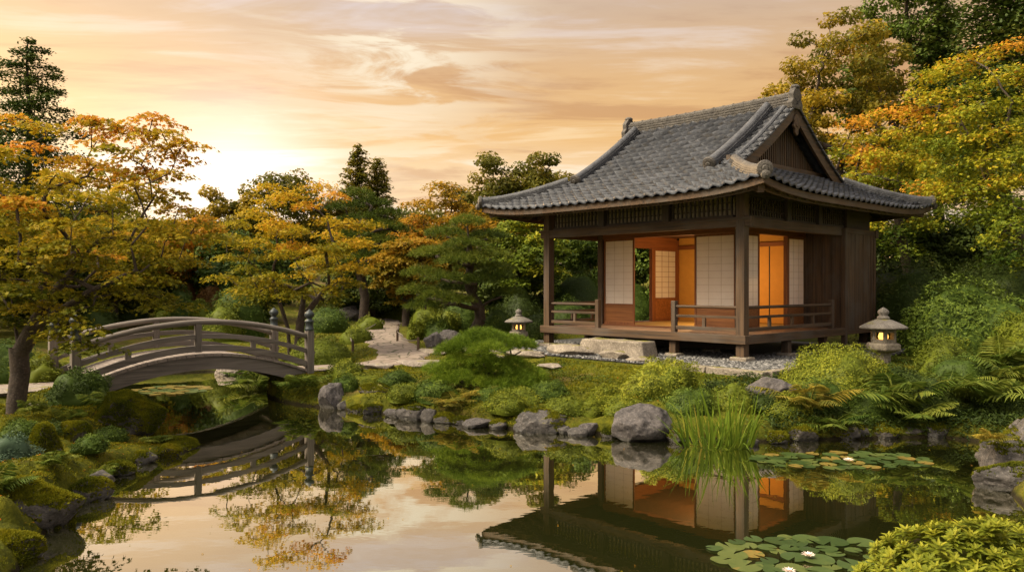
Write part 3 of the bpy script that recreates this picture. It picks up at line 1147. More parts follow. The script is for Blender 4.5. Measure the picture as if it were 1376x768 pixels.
def shrub(label, loc, rx, ry, h, mat, seed, n=3500, lsize=0.06, name='shrub', cat='shrub', group=None, **kw):
    r = np.random.default_rng(seed)
    o = shrub_geo(r, rx, ry, h, n, lsize, **kw).build(name, mat, None, loc)
    return tag(o, label, cat, group)


# ---- ferns
def fern(label, loc, seed, n=12, L=0.6, mat='l_fern', group=None, spread=(0, 360), name='fern', pin=20, el=(35, 75)):
    r = np.random.default_rng(seed)
    g = Geo()
    for i in range(n):
        a = R(spread[0] + (spread[1] - spread[0]) * (i + r.uniform(0.1, 0.9)) / n)
        l = L * r.uniform(0.75, 1.15)
        e = R(r.uniform(*el))
        t = np.linspace(0, 1, 10)
        out = np.array([math.cos(a), math.sin(a), 0])
        sag = r.uniform(0.4, 0.8)
        pts = out * (l * math.cos(e) * (t + 0.12 * t ** 2))[:, None] + np.array([0, 0, 1]) * (l * math.sin(e) * t - sag * l * t ** 2.2 * math.sin(e) * 1.0)[:, None]
        tan = unit(np.gradient(pts, axis=0))
        side0 = np.array([-math.sin(a), math.cos(a), 0])
        ts = np.linspace(0.14, 1.0, pin)
        pp = np.stack([np.interp(ts, t, pts[:, k]) for k in range(3)], -1)
        tt = np.stack([np.interp(ts, t, tan[:, k]) for k in range(3)], -1)
        pl = l * 0.34 * np.sin(np.pi * (0.16 + 0.84 * ts) ** 0.8) ** 0.9 + 0.012
        up = unit(np.cross(tt, np.broadcast_to(side0, tt.shape)) * -1)
        ft = 0.62 + r.normal(0, 0.15)
        for sgn in (-1, 1):
            dr = side0 * sgn + tt * 0.45 + np.array([0, 0, -0.38]) + r.normal(0, 0.08, tt.shape)
            g.add(*leaf_geo(pp, np.abs(up) * (1, 1, 1) + r.normal(0, 0.12, tt.shape), pl, ft + r.normal(0, 0.1, len(ts)), 'ellip', r, T=dr, width=l * 0.085))
        mb = MB().tube([tuple(p) for p in pts[::2]], [0.006 * L / 0.6 * (1 - 0.7 * q) for q in np.linspace(0, 1, 5)], 4)
        V = np.array(mb.v)
        qd = np.array([f for f in mb.f if len(f) == 4])
        g.add(V, qd, np.full(len(qd), 0.75))
    o = g.build(name, M[mat], None, loc)
    return tag(o, label, 'fern', group)


# ---- rocks
def rock(label, loc, size, seed, mat='rock', rot=0.0, name='rock', cat='rock', group=None, sharp=0.55, flat=0.0, sink=0.3, lush=0.0):
    r = np.random.default_rng(seed)
    n = 26
    import bmesh
    bm = bmesh.new()
    bmesh.ops.create_icosphere(bm, subdivisions=5 if size[0] > .4 else 4, radius=1.0)
    V = np.array([v.co[:] for v in bm.verts])
    F = np.array([[v.index for v in f.verts] for f in bm.faces])
    bm.free()
    off = r.uniform(0, 50, 3)
    # facets cut the ball into a boulder
    V = V * (1 + 0.14 * fbm(V * 0.9 + off, 2, seed))[:, None]
    for k in range(16):
        d = unit(r.normal(size=3))
        h = r.uniform(0.60, 0.92)
        s = V @ d - h
        V = V - np.maximum(s, 0)[:, None] * d * r.uniform(.8, 1.0)
    nrm = unit(V)
    rid = 1 - np.abs(fbm(V * 2.2 + off, 3, seed + 5))
    V = V + nrm * (sharp * (0.16 * (rid - .6) + 0.07 * fbm(V * 6.5 + off, 4, seed + 8)))[:, None]
    if flat:
        V[:, 2] = np.where(V[:, 2] > flat, flat + (V[:, 2] - flat) * 0.12, V[:, 2])
    V = V * np.array(size) * 0.5
    me = raw_mesh(name, V, [F], smooth=True)
    o = link(name, me, M[mat], None, (loc[0], loc[1], loc[2] + size[2] * (0.5 - sink)))
    o.rotation_euler = (0, 0, rot)
    amt = {'rock_moss': 1.0, 'rock': .42}.get(mat, 0) + lush
    if amt and name == 'rock':
        A, B, C_ = V[F[:, 0]], V[F[:, 1]], V[F[:, 2]]
        nn = np.cross(B - A, C_ - A)
        ar = np.linalg.norm(nn, axis=1)
        nn = nn / np.maximum(ar[:, None], 1e-9)
        cen = (A + B + C_) / 3
        want = sstep(.52, .75, nn[:, 2] * .55 + .45 * amt + .34 * fbm(cen * 3.2 + off, 3, seed + 2))
        pr = ar * want
        cnt = int(pr.sum() / 2 * 26000)
        if cnt > 700:
            fi = r.choice(len(F), cnt, p=pr / pr.sum())
            w3 = r.dirichlet((1, 1, 1), cnt)
            C0 = A[fi] * w3[:, :1] + B[fi] * w3[:, 1:2] + C_[fi] * w3[:, 2:]
            dr = unit(nn[fi] + np.array([0, 0, .6]) + r.normal(0, .55, (cnt, 3)))
            sidev = unit(np.cross(dr, r.normal(size=(cnt, 3))))
            sz_ = .024 * r.uniform(.6, 1.4, cnt)
            gm_ = Geo()
            gm_.add(*leaf_geo(C0, sidev, sz_, .46 + .26 * fbm(C0 * 4 + off, 2, seed + 4) + r.normal(0, .09, cnt), 'blade', r, T=dr, width=sz_ * .55))
            gm_.build('moss', M['l_moss'], o)
    return tag(o, label, cat, group)

# ================================================================== TEA HOUSE
house = thing('tea_house', 'dark timber tea house with grey tiled roof and lit rooms above the pond', 'tea house', (PC[0], PC[1], PZ), math.atan2(PV[1], PV[0]))
LY, LX, DK = 5.66, 6.1, 0.52      # front length, depth, deck height
BZ0, BZ1 = 2.72, 2.92             # tie beam
FX, SY = 1.5, 1.0                 # room front wall plane x, room side wall plane y
RX1, RY1 = 4.8, 5.0               # room back wall, room far wall


def hp(name, mb, mat, parent=None, **kw):
    return mb.build(name, M[mat], parent or house, **kw)


def post(x, y, z0, z1, w=0.19, foot=True, mat='wood_v'):
    o = hp('post', MB().box((x - w / 2, y - w / 2, z0), (x + w / 2, y + w / 2, z1)), mat, bevel=0.008)
    if foot:
        f = MB()
        f.box((x - 0.19, y - 0.19, -0.12), (x + 0.19, y + 0.19, 0.09))
        hp('footing_stone', f, 'granite', o, bevel=0.03)
    return o


i_ = 0.10
post(i_, i_, 0.09, 3.4)
post(i_, LY - i_, 0.09, 3.4)
post(LX, LY - i_, 0.09, 3.4)
post(LX, i_ + 0.1, 0.09, 3.4)
post(FX, SY, DK, BZ0 + .1, 0.16, False)
post(FX, RY1, DK, BZ0 + .1, 0.16, False)
post(RX1, RY1, DK, BZ0 + .1, 0.15, False, 'red_v')
post(RX1, SY, DK, BZ0 + .1, 0.16, False)
post(3.62, RY1, DK, BZ0 + .1, 0.11, False, 'red_v')
# stilts under the deck
for x, y in ((0.1, 1.75), (0.1, 3.9), (1.9, 0.1), (3.6, 0.1), (1.6, LY - .1), (3.4, LY - .1), (1.6, 1.8), (1.6, 3.9), (3.6, 2.5)):
    o = hp('stilt', MB().box((x - .08, y - .08, 0.07), (x + .08, y + .08, DK - .17)), 'wood_v', bevel=0.006)
    hp('footing_stone', MB().box((x - .16, y - .16, -.12), (x + .16, y + .16, 0.07)), 'granite', o, bevel=0.03)
# deck: boards run along the front, edge beams 3 mm proud
dk = MB()
nb = 14
for k in range(nb):
    x0 = 0.03 + k * (FX + 0.2 - 0.03) / nb
    dk.box((x0, 0.03, DK - 0.045), (x0 + (FX + 0.17) / nb - 0.006, LY - 0.03, DK - 0.002))
for k in range(9):
    y0 = 0.03 + k * 0.111
    dk.box((FX + 0.2, y0, DK - 0.045), (4.44, y0 + 0.105, DK - 0.002))
for k in range(6):
    y0 = RY1 - .02 + k * 0.107
    dk.box((FX + 0.2, y0, DK - 0.045), (RX1 + 1.2, y0 + 0.101, DK - 0.002))
hp('deck', dk, 'deckwood')
for lo, hi, m in (((-0.06, -0.06, DK - .17), (0.05, LY + .06, DK + .006), 'wood_y'), ((0.053, -0.06, DK - .17), (4.5, 0.05, DK + .004), 'wood_x'), ((0.053, LY - .05, DK - .17), (LX, LY + .06, DK + .004), 'wood_x')):
    hp('edge_beam', MB().box(lo, hi), m, bevel=0.008)
hp('under_floor', MB().box((1.2, 0.9, 0.12), (1.28, LY - .5, DK - .18)), 'dark_y')
# tie beams
for lo, hi, m in (((0.02, -0.12, BZ0), (0.18, LY + .12, BZ1), 'wood_y'), ((0.183, 0.02, BZ0 + .003), (LX, 0.18, BZ1 - .003), 'wood_x'), ((0.183, LY - .18, BZ0 + .003), (LX, LY - .02, BZ1 - .003), 'wood_x'), ((LX + .003, -.1, BZ0), (LX + .16, LY + .1, BZ1), 'wood_y')):
    hp('tie_beam', MB().box(lo, hi), m, bevel=0.008)
hp('cornice_rail', MB().box((-.012, -0.15, BZ1 - .062), (0.019, LY + .15, BZ1 - .02)), 'wood_y', bevel=0.004)


# lattice friezes
def frieze(p0, p1, inward):
    """transom between p0 and p1 in plan; bars in front of a pale board"""
    p0, p1 = np.array(p0, float), np.array(p1, float)
    L = np.linalg.norm(p1 - p0)
    ang = math.atan2(*(p1 - p0)[::-1])
    T = Matrix.Translation((p0[0], p0[1], 0)) @ Matrix.Rotation(ang, 4, 'Z')
    s = inward
    fr = MB()
    fr.box((0, -.03, BZ1 + .003), (L, .03, BZ1 + .05), T)
    fr.box((0, -.03, BZ1 + .42), (L, .03, BZ1 + .47), T)
    n = int(L / 0.105)
    for k in range(n):
        x = (k + .5) * L / n
        fr.box((x - .018, -.014, BZ1 + .05), (x + .018, .014, BZ1 + .42), T)
    for z in (.16, .30):
        fr.box((0, -.020, BZ1 + z - .01), (L, -.0145, BZ1 + z + .01), T)
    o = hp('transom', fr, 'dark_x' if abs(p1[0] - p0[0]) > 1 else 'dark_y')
    b = MB().box((0, .03 * s if s > 0 else -.05, BZ1 + .05), (L, .05 if s > 0 else -.03, BZ1 + .42), T)
    hp('infill_board', b, 'infill', o)


fy = [0.2, 1.92, 3.76, LY - .2]
for a, b in zip(fy[:-1], fy[1:]):
    frieze((0.10, b - .09), (0.10, a + .09), 1)
for y in fy[1:-1]:
    hp('frieze_post', MB().box((0.0, y - .085, BZ1), (0.2, y + .085, 3.42)), 'dark_v')
fx = [0.2, 1.85, 3.3, 4.75]
for a, b in zip(fx[:-1], fx[1:]):
    frieze((a + .08, 0.10), (b - .08, 0.10), 1)
for x in fx[1:]:
    hp('frieze_post', MB().box((x - .08, 0.0, BZ1), (x + .08, 0.2, 3.42)), 'dark_v')
for lo, hi, m in (((0.03, -.1, 3.393), (0.17, LY + .1, 3.62), 'dark_y'), ((0.173, 0.03, 3.39), (LX + .1, 0.17, 3.62), 'dark_x'), ((0.173, LY - .17, 3.39), (LX + .1, LY - .03, 3.62), 'dark_x')):
    hp('wall_plate', MB().box(lo, hi), m)
hp('upper_wall', MB().box((4.83, 0.06, BZ1), (LX, 0.13, 3.39)), 'dark_x')
hp('upper_wall', MB().box((0.2, LY - .13, BZ1), (LX, LY - .06, 3.39)), 'dark_x')
hp('upper_wall', MB().box((LX + .02, 0.2, DK - .1), (LX + .09, LY - .2, 3.39)), 'dark_v')


# sliding paper doors -------------------------------------------------
def shoji(T, w, z0, z1, skirt, cols=3, rows=10, mat_f='red_v', bars='muntin', stile=0.045):
    """door in the local xz plane, x 0..w, front towards -y"""
    o = MB()
    o.box((0, -.018, z0), (stile, .018, z1), T)
    o.box((w - stile, -.018, z0), (w, .018, z1), T)
    o.box((stile, -.017, z0), (w - stile, .017, z0 + .06), T)
    o.box((stile, -.017, z1 - .05), (w - stile, .017, z1), T)
    zs = z0 + skirt
    if skirt:
        o.box((stile, -.017, zs - .02), (w - stile, .017, zs + .02), T)
    d = hp('sliding_door', o, mat_f)
    pz = zs + .02 if skirt else z0 + .06
    hp('paper', MB().box((stile, .000, pz), (w - stile, .005, z1 - .05), T), 'paper', d)
    b = MB()
    iw, ih = w - 2 * stile, z1 - .05 - pz
    for k in range(1, cols):
        x = stile + iw * k / cols
        b.box((x - .0045, -.006, pz), (x + .0045, -.0005, z1 - .05), T)
    for k in range(1, rows):
        z = pz + ih * k / rows
        b.box((stile, -.007, z - .004), (w - stile, -.0015, z + .004), T)
    hp('lattice', b, bars, d)
    if skirt:
        hp('skirt_panel', MB().box((stile, -.006, z0 + .06), (w - stile, .006, zs - .02), T), 'koshi', d)
    return d


def TF(x, y, ang):
    return Matrix.Translation((x, y, 0)) @ Matrix.Rotation(R(ang), 4, 'Z')


ZD0, ZD1 = DK + .03, BZ0 - .01
# front wall, seen from -x: door x axis runs along -y, its front to -x
shoji(TF(FX, 4.92, -90), 0.98, ZD0, ZD1, 0.50)
shoji(TF(FX, 2.17, -90), 1.08, ZD0, ZD1, 0.50)
hp('threshold', MB().box((FX - .07, SY - .08, DK), (FX + .07, RY1 + .08, DK + .028)), 'red_y', bevel=.004)
hp('lintel', MB().box((FX - .07, SY + .08, ZD1 + .003), (FX + .07, RY1 - .08, BZ0 + .16)), 'red_y', bevel=.004)
# side wall, front to -y
shoji(TF(FX + .08, SY, 0), 0.75, ZD0, ZD1, 0.50)
shoji(TF(3.66, SY, 0), 0.85, ZD0, ZD1, 0.50)
hp('door_jamb', MB().box((3.56, SY - .05, ZD0), (3.655, SY + .05, ZD1)), 'red_v')
hp('threshold', MB().box((FX + .08, SY - .07, DK), (4.72, SY + .07, DK + .028)), 'red_x', bevel=.004)
hp('lintel', MB().box((FX + .08, SY - .07, ZD1 + .003), (4.72, SY + .07, BZ0 + .16)), 'red_x', bevel=.004)
# far wall of the room (y = 5): garden opening, then a lattice door lit from the room
shoji(TF(3.68, RY1 - .03, 0), 1.04, ZD0, 2.55, 0.62, 3, 9, 'red_v', 'red_x')
hp('lintel', MB().box((FX + .08, RY1 - .06, 2.551), (RX1 - .08, RY1 + .06, BZ0 + .16)), 'red_x')
hp('threshold', MB().box((FX + .08, RY1 - .06, DK), (RX1 - .08, RY1 + .06, DK + .027)), 'red_x')
# back wall with two ochre sliding panels
hp('back_wall', MB().box((RX1, SY + .08, DK), (RX1 + .06, RY1 - .08, BZ0 + .16)), 'plaster')
for y0 in (1.10, 2.10):
    d = hp('sliding_panel', MB().box((RX1 - .03, y0, DK + .03), (RX1 - .012, y0 + .97, 2.55)), 'fusuma')
    f = MB()
    for a in (y0 - .012, y0 + .97):
        f.box((RX1 - .034, a, DK + .03), (RX1 - .008, a + .014, 2.55))
    hp('panel_edge', f, 'dark_v', d)
hp('wall_rail', MB().box((RX1 - .05, SY + .08, 2.551), (RX1 - .002, RY1 - .08, 2.66)), 'red_y')
hp('corner_pillar', MB().box((RX1 - .09, 4.0, DK), (RX1 - .003, 4.11, BZ0 + .16)), 'red_v')
hp('tatami_floor', MB().box((FX + .08, SY + .08, DK - .03), (RX1 - .002, RY1 - .07, DK + .015)), 'tatami')
hp('ceiling', MB().box((FX + .02, SY + .02, BZ0 + .163), (RX1 + .05, RY1 - .02, BZ0 + .20)), 'ceiling')
# boards beyond the side doors
wb = MB()
for k in range(2):
    wb.box((4.53, SY - .03, DK), (4.70, SY + .03, BZ0))
hp('side_wall', MB().box((4.89, SY - .03, 0.3), (LX, SY + .03, BZ0 + .2)), 'wood_v')
hp('door_skirt', MB().box((4.53, SY - .03, DK), (4.71, SY + .02, BZ0)), 'red_v')

# shutter box: upright boards standing out to the deck edge
sb = MB()
x0, x1, yo = 4.45, 6.15, -0.05
w = (SY - yo - .1) / 4
for k in range(4):
    y = yo + .1 + k * w
    sb.box((x0 + (k % 2) * .008, y, 0.36), (x0 + .05, y + w - .006, 2.86))
w = (x1 - x0 - .1) / 7
for k in range(7):
    x = x0 + .1 + k * w
    sb.box((x, yo + (k % 2) * .008, 0.42), (x + w - .006, yo + .05, 2.86))
box = hp('shutter_box', sb, 'wood_v', bevel=.004)
hp('corner_board', MB().box((x0 - .02, yo - .02, 0.02), (x0 + .09, yo + .09, 2.9)), 'wood_v', box, bevel=.006)
hp('corner_board', MB().box((x1 - .09, yo - .02, 0.02), (x1 + .02, yo + .09, 2.9)), 'wood_v', box, bevel=.006)
hp('foot_rail', MB().box((x0 + .09, yo - .015, 0.36), (x1 - .09, yo + .07, 0.46)), 'wood_x', box, bevel=.006)
hp('top_rail', MB().box((x0 + .09, yo - .015, 2.78), (x1 - .09, yo + .07, 2.9)), 'wood_x', box, bevel=.006)


# railings -------------------------------------------------------------
def railing(p0, p1, newel0, newel1, nst):
    p0, p1 = np.array(p0, float), np.array(p1, float)
    L = np.linalg.norm(p1 - p0)
    T = TF(p0[0], p0[1], math.degrees(math.atan2(*(p1 - p0)[::-1])))
    ax = 'wood_x' if abs(p1[0] - p0[0]) > abs(p1[1] - p0[1]) else 'wood_y'
    rt = hp('railing', MB().box((0, -.035, DK + .07), (L, .035, DK + .145), T), ax, bevel=.005)
    hp('middle_rail', MB().box((0, -.028, DK + .33), (L, .028, DK + .385), T), ax, rt, bevel=.005)
    tp = MB()
    tp.tube([T @ Vector((-.0, 0, DK + .56)), T @ Vector((L, 0, DK + .56))], .033, 10)
    hp('top_rail', tp, ax, rt)
    for x, on in ((0.05, newel0), (L - .05, newel1)):
        if on:
            hp('newel', MB().box((x - .055, -.055, DK), (x + .055, .055, DK + .68), T), 'wood_v', rt, bevel=.01)
    for k in range(nst):
        x = L * (k + 1) / (nst + 1)
        hp('strut', MB().box((x - .035, -.026, DK + .145), (x + .035, .026, DK + .33), T), 'wood_v', rt)
    return rt


railing((.10, .2), (.10, 1.80), False, True, 1)
railing((.10, 3.88), (.10, LY - .2), True, False, 1)
railing((.2, .10), (4.1, .10), False, True, 3)
railing((.2, LY - .1), (3.3, LY - .1), False, True, 3)

# roof ------------------------------------------------------------------
RX0, RX2, RY0, RY2 = -1.03, 7.26, -1.03, 6.92
EZ = 3.33
VG0, VG1 = 0.49, 5.45          # verge planes
MIDX, MIDY = (RX0 + RX2) / 2, (RY0 + RY2) / 2
HX, HY = (RX2 - RX0) / 2, (RY2 - RY0) / 2


def prof(s):
    return 0.368 * s + 0.0509 * s * s


def lift(q, s):
    return 0.20 * np.abs(q) ** 4.5 * np.clip(1 - s / 2.6, 0, 1)


def slope_pt(side, a, s, h=0.0):
    """side 0 front (x small), 1 back, 2 right end (y small), 3 left end; a along the eave, s inward"""
    if side < 2:
        x = RX0 + s if side == 0 else RX2 - s
        return np.stack([x + 0 * a, a + 0 * s, EZ + prof(s) + lift((a - MIDY) / HY, s) + h], -1)
    y = RY0 + s if side == 2 else RY2 - s
    return np.stack([a + 0 * s, y + 0 * a, EZ + prof(s) + lift((a - MIDX) / HX, s) + h], -1)


def tiles(side, smax, pitch=0.262, course=0.235, seed=0):
    r = np.random.default_rng(seed)
    lo, hi = (RY0, RY2) if side < 2 else (RX0, RX2)
    ncol = int(round((hi - lo) / pitch))
    pitch = (hi - lo) / ncol
    sub = 6
    q = np.arange(ncol * sub + 1) / sub
    a = lo + q * pitch
    ph = q % 1.0
    wave = 0.050 * (0.5 + 0.5 * np.cos(2 * np.pi * ph)) ** 1.5 - 0.014 * np.sin(np.pi * ph) ** 2
    V, F, T = [], [], []
    rows = []
    nc = int(math.ceil(smax / course))
    for k in range(nc):
        s0, s1 = k * course, min((k + 1) * course, smax)
        jit = np.repeat(r.normal(0, 0.004, ncol), sub)
        jit = np.append(jit, 0)
        rows.append((s0 - 0.062, 0.088 + wave + jit, k, True))
        rows.append((s1 + 0.012, -0.004 + wave * 0.7, k, False))
    for s, h, k, _ in rows:
        V.append(slope_pt(side, a, s + 0.030 * np.sin(np.pi * ph) ** 2, h))
    m = len(a)
    tt = r.uniform(0, 1, (nc, ncol)) * 0.7 + 0.15
    tt += 0.15 * (r.uniform(0, 1, (nc, ncol)) > 0.9)
    ac = (a[:-1] + a[1:]) / 2
    for i in range(len(rows) - 1):
        sm = (rows[i][0] + rows[i + 1][0]) / 2
        if side < 2:
            l0, l1 = min(lo + sm, VG0 + 0.02), max(hi - sm, VG1 - 0.02)
        else:
            l0, l1 = lo + sm, hi - sm
        j = np.where((ac > l0 - .02) & (ac < l1 + .02))[0]
        f = np.stack([i * m + j, i * m + j + 1, (i + 1) * m + j + 1, (i + 1) * m + j], -1)
        F.append(f)
        T.append(tt[rows[i][2], j // sub])
    # the lip of the first course
    b = len(rows) * m
    V.append(slope_pt(side, a, -0.046 + 0.030 * np.sin(np.pi * ph) ** 2, wave * 0.9 + 0.030))
    j = np.arange(m - 1)
    F.append(np.stack([b + j, b + j + 1, j + 1, j], -1))
    T.append(tt[0, j // sub])
    return np.concatenate(V), np.concatenate(F), np.concatenate(T)


g = Geo()
for side, sm in ((0, HX), (1, HX), (2, 2.05), (3, 2.05)):
    g.add(*tiles(side, sm, seed=side))
roof = g.build('roof', M['tile'], house)

# boards, fascia and rafters under the eaves
sf = MB()
fb = MB()
for side in range(4):
    lo, hi = (RY0, RY2) if side < 2 else (RX0, RX2)
    ss = [0.05, 0.4, 0.8, 1.25]
    k = 25
    grid = []
    for s in ss:
        t = np.linspace(lo + s, hi - s, k)
        grid.append(slope_pt(side, t, np.full(k, s), -0.075))
    V = np.concatenate(grid)
    ix = np.arange(4 * k).reshape(4, k)
    sf.add(V, [tuple(int(v) for v in f) for f in np.stack([ix[:-1, :-1], ix[:-1, 1:], ix[1:, 1:], ix[1:, :-1]], -1).reshape(-1, 4)])
    t = np.linspace(lo + .05, hi - .05, k)
    p = slope_pt(side, t, np.full(k, 0.055), -0.055)
    fb.sweep([tuple(v) for v in p], [(-.025, -.075), (.025, -.075), (.025, .055), (-.025, .055)])
    p = slope_pt(side, np.linspace(lo + .2, hi - .2, k), np.full(k, 0.20), -0.185)
    fb.sweep([tuple(v) for v in p], [(-.03, -.035), (.03, -.035), (.03, .06), (-.03, .06)])
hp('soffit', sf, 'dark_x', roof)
hp('fascia', fb, 'wood_x', roof)
rf = MB()
for side in range(4):
    lo, hi = (RY0, RY2) if side < 2 else (RX0, RX2)
    n = 22
    for k in range(n):
        a = lo + 0.45 + (hi - lo - 0.9) * k / (n - 1)
        s1 = min(1.2, a - lo, hi - a)
        pts = slope_pt(side, np.array([a, a, a]), np.array([0.10, 0.1 + (s1 - .1) * .5, max(s1, .3)]), -0.125)
        rf.sweep([tuple(v) for v in pts], [(-.028, -.045), (.028, -.045), (.028, .045), (-.028, .045)])
hp('rafters', rf, 'wood_x', roof)
# corner brackets under the hips
for cx, cy_, dx, dy in ((RX0, RY0, 1, 1), (RX0, RY2, 1, -1), (RX2, RY0, -1, 1), (RX2, RY2, -1, -1)):
    z = EZ + .2
    pts = [(cx + dx * .17, cy_ + dy * .17, z - .19), (cx + dx * .7, cy_ + dy * .7, z - .02), (cx + dx * 1.2, cy_ + dy * 1.2, z + .2)]
    hp('hip_rafter', MB().sweep(pts, [(-.06, -.09), (.06, -.09), (.06, .07), (-.06, .07)]), 'wood_x', roof)

# ridges
ROLL = [(.095 * math.cos(t), .095 * math.sin(t)) for t in np.linspace(0, math.pi, 9)]


def ridge_prof(w, h, layers, roll):
    """layered flat tiles under a round cap"""
    right, z = [], 0.0
    for k in range(layers):
        ww = w * (1 - 0.06 * k)
        z1 = h * (k + 1) / layers
        right += [(ww, z), (ww, z1 - h / layers * .25), (ww - .02, z1 - h / layers * .25), (ww - .02, z1)]
        z = z1
    cap = [(roll * math.cos(t), h + roll * math.sin(t)) for t in np.linspace(0.0, math.pi, 9)]
    return right + cap + [(-a, b) for a, b in reversed(right)]


zr = EZ + prof(HX)
mr = MB()
n = 15
yy = np.linspace(VG0 + .10, VG1 - .10, n)
mr.sweep([(MIDX, y, zr - .06 + 0.03 * ((y - MIDY) / 2.4) ** 2) for y in yy], ridge_prof(.15, .26, 4, .075))
rd = hp('main_ridge', mr, 'ridge', roof)
cp = MB()
for k in range(17):
    y = VG0 + .25 + k * (VG1 - VG0 - .5) / 16
    z = zr + .20 + 0.03 * ((y - MIDY) / 2.4) ** 2
    cp.tube([(MIDX, y - .02, z), (MIDX, y + .02, z)], .086, 10)
hp('ridge_collars', cp, 'ridge', roof)
for y, d in ((VG0 + .04, -1), (VG1 - .04, 1)):
    og = MB()
    pr = [(-.24, -.12), (.24, -.12), (.26, .02), (.19, .10), (.20, .24), (.13, .33), (.07, .40), (0, .42), (-.07, .40), (-.13, .33), (-.20, .24), (-.19, .10), (-.26, .02)]
    og.sweep([(MIDX, y - .07, zr), (MIDX, y + .07, zr)], pr)
    og.lathe([(.0, -.0), (.1, .0), (.12, .05), (.07, .09), (.01, .10)], 12, (MIDX, y, zr + .36))
    hp('ridge_end_tile', og, 'ridge', roof, bevel=.02)


def end_cap(p, d, r_, mat='ridge'):
    """disc ornament closing a ridge"""
    d = Vector(d).normalized()
    o = MB()
    p = Vector(p)
    o.tube([p - d * .03, p + d * .02, p + d * .05, p + d * .065], [r_, r_ * 1.04, r_ * .96, r_ * .6], 16)
    o.tube([p + d * .06, p + d * .085], [r_ * .45, r_ * .3], 10)
    return hp('ridge_end_tile', o, mat, roof)


for side in (0, 1):
    for y, tag_ in ((1.12, 0), (VG1 - .42, 1)):
        s_end = 1.52 if tag_ == 0 else 1.55
        ss = np.linspace(HX - .12, s_end, 10)
        pts = slope_pt(side, np.full(10, y), ss, .02)
        hp('descending_ridge', MB().sweep([tuple(p) for p in pts], ridge_prof(.125, .14, 3, .095)), 'ridge_grey', roof)
        d = pts[-1] - pts[-2]
        end_cap(pts[-1] + np.array([0, 0, .12]), d, .15)
    for y in (VG0 + .24, VG1 - .2):
        ss = np.linspace(HX - .15, 1.5, 10)
        pts = slope_pt(side, np.full(10, y), ss, .055)
        hp('verge_roll', MB().tube([tuple(p) for p in pts], .062, 10), 'ridge_grey', roof)
for sx, sy in ((0, 2), (0, 3), (1, 2), (1, 3)):
    ss = np.linspace(1.62, 0.02, 12)
    pts = []
    for s in ss:
        x = RX0 + s if sx == 0 else RX2 - s
        y = RY0 + s if sy == 2 else RY2 - s
        pts.append((x, y, EZ + prof(s) + 0.20 * np.clip(1 - s / 2.6, 0, 1) * (1 - s / HX) ** 4 + .02 + .05 * max(0, (0.35 - s)) ))
    hp('hip_ridge', MB().sweep(pts, ridge_prof(.12, .12, 3, .09)), 'ridge' if (sx, sy) == (0, 2) else 'ridge_grey', roof)
    d = np.array(pts[-1]) - np.array(pts[-2])
    end_cap(np.array(pts[-1]) + np.array([0, 0, .09]), d, .15)
    d2 = d * (1, 1, 0)
    end_cap(np.array(pts[-1]) + unit(d2) * .06 + np.array([0, 0, -.03]), d2, .085)

# gables
for yv, yw, sgn in ((VG0, VG0 + .42, 1), (VG1, VG1 - .42, -1)):
    s_w = (yw - RY0) if sgn > 0 else (RY2 - yw)
    zb = EZ + prof(s_w) + .0
    xs_ = np.linspace(RX0 + 1.55, RX2 - 1.55, 25)
    top = EZ + prof(np.minimum(xs_ - RX0, RX2 - xs_)) - .10
    gm = MB()
    V = [(x, yw, min(zb - .05, z)) for x, z in zip(xs_, top)] + [(x, yw, max(z, zb - .05)) for x, z in zip(xs_, top)]
    k = len(xs_)
    gm.add(V, [(i, i + 1, k + i + 1, k + i) for i in range(k - 1)])
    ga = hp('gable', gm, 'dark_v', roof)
    lb = MB()
    x = RX0 + 2.1
    while x < RX2 - 2.1:
        z1 = EZ + prof(min(x - RX0, RX2 - x)) - .25
        if z1 > zb + .12:
            lb.box((x - .022, yw - sgn * .045 - .02, zb + .08), (x + .022, yw - sgn * .045 + .02, z1))
        x += .088
    hp('gable_lattice', lb, 'wood_v', roof)
    hp('gable_beam', MB().box((RX0 + 1.75, yw - sgn * .10 - .05, zb - .02), (RX2 - 1.75, yw - sgn * .10 + .05, zb + .09)), 'wood_x', roof, bevel=.006)
    bb = MB()
    yb = yv + sgn * .06
    for d in (0, 1):
        ss = np.linspace(1.45, HX, 12)
        pts = [(RX0 + s if d == 0 else RX2 - s, yb, EZ + prof(s) - .10) for s in ss]
        bb.sweep(pts, [(-.03, -.15), (.03, -.15), (.03, .10), (-.03, .10)])
    hp('bargeboard', bb, 'wood_x', roof)
    # carved pendant under the peak
    gp = MB()
    zt = zr - .28
    yp = yv + sgn * .015
    pr = [(-.05, .05), (.05, .05), (.17, -.10), (.13, -.20), (.19, -.30), (.10, -.38), (.09, -.50), (0, -.58), (-.09, -.50), (-.10, -.38), (-.19, -.30), (-.13, -.20), (-.17, -.10)]
    gp.sweep([(MIDX, yp - .03, zt), (MIDX, yp + .03, zt)], [(a * .8, b * .8) for a, b in pr])
    gp.tube([(MIDX, yp - .05, zt - .2), (MIDX, yp + .05, zt - .2)], .06, 10)
    hp('gable_pendant', gp, 'wood_v', roof, bevel=.01)
    # a verge edge of tile ends
    vt = MB()
    for d in (0, 1):
        s = 1.5
        while s < HX - .05:
            x0_ = RX0 + s if d == 0 else RX2 - s
            p0 = np.array(slope_pt(0 if d == 0 else 1, np.array([yv]), np.array([s]), .0)[0])
            p1 = np.array(slope_pt(0 if d == 0 else 1, np.array([yv]), np.array([s + .21]), -.012)[0])
            vt.sweep([tuple(p0 + (0, sgn * .10, 0)), tuple(p1 + (0, sgn * .10, 0))], [(-.13, .0), (.13, .0), (.13, .045), (-.13, .045)])
            s += .235
    hp('verge_tiles', vt, 'ridge_grey', roof, bevel=.006)

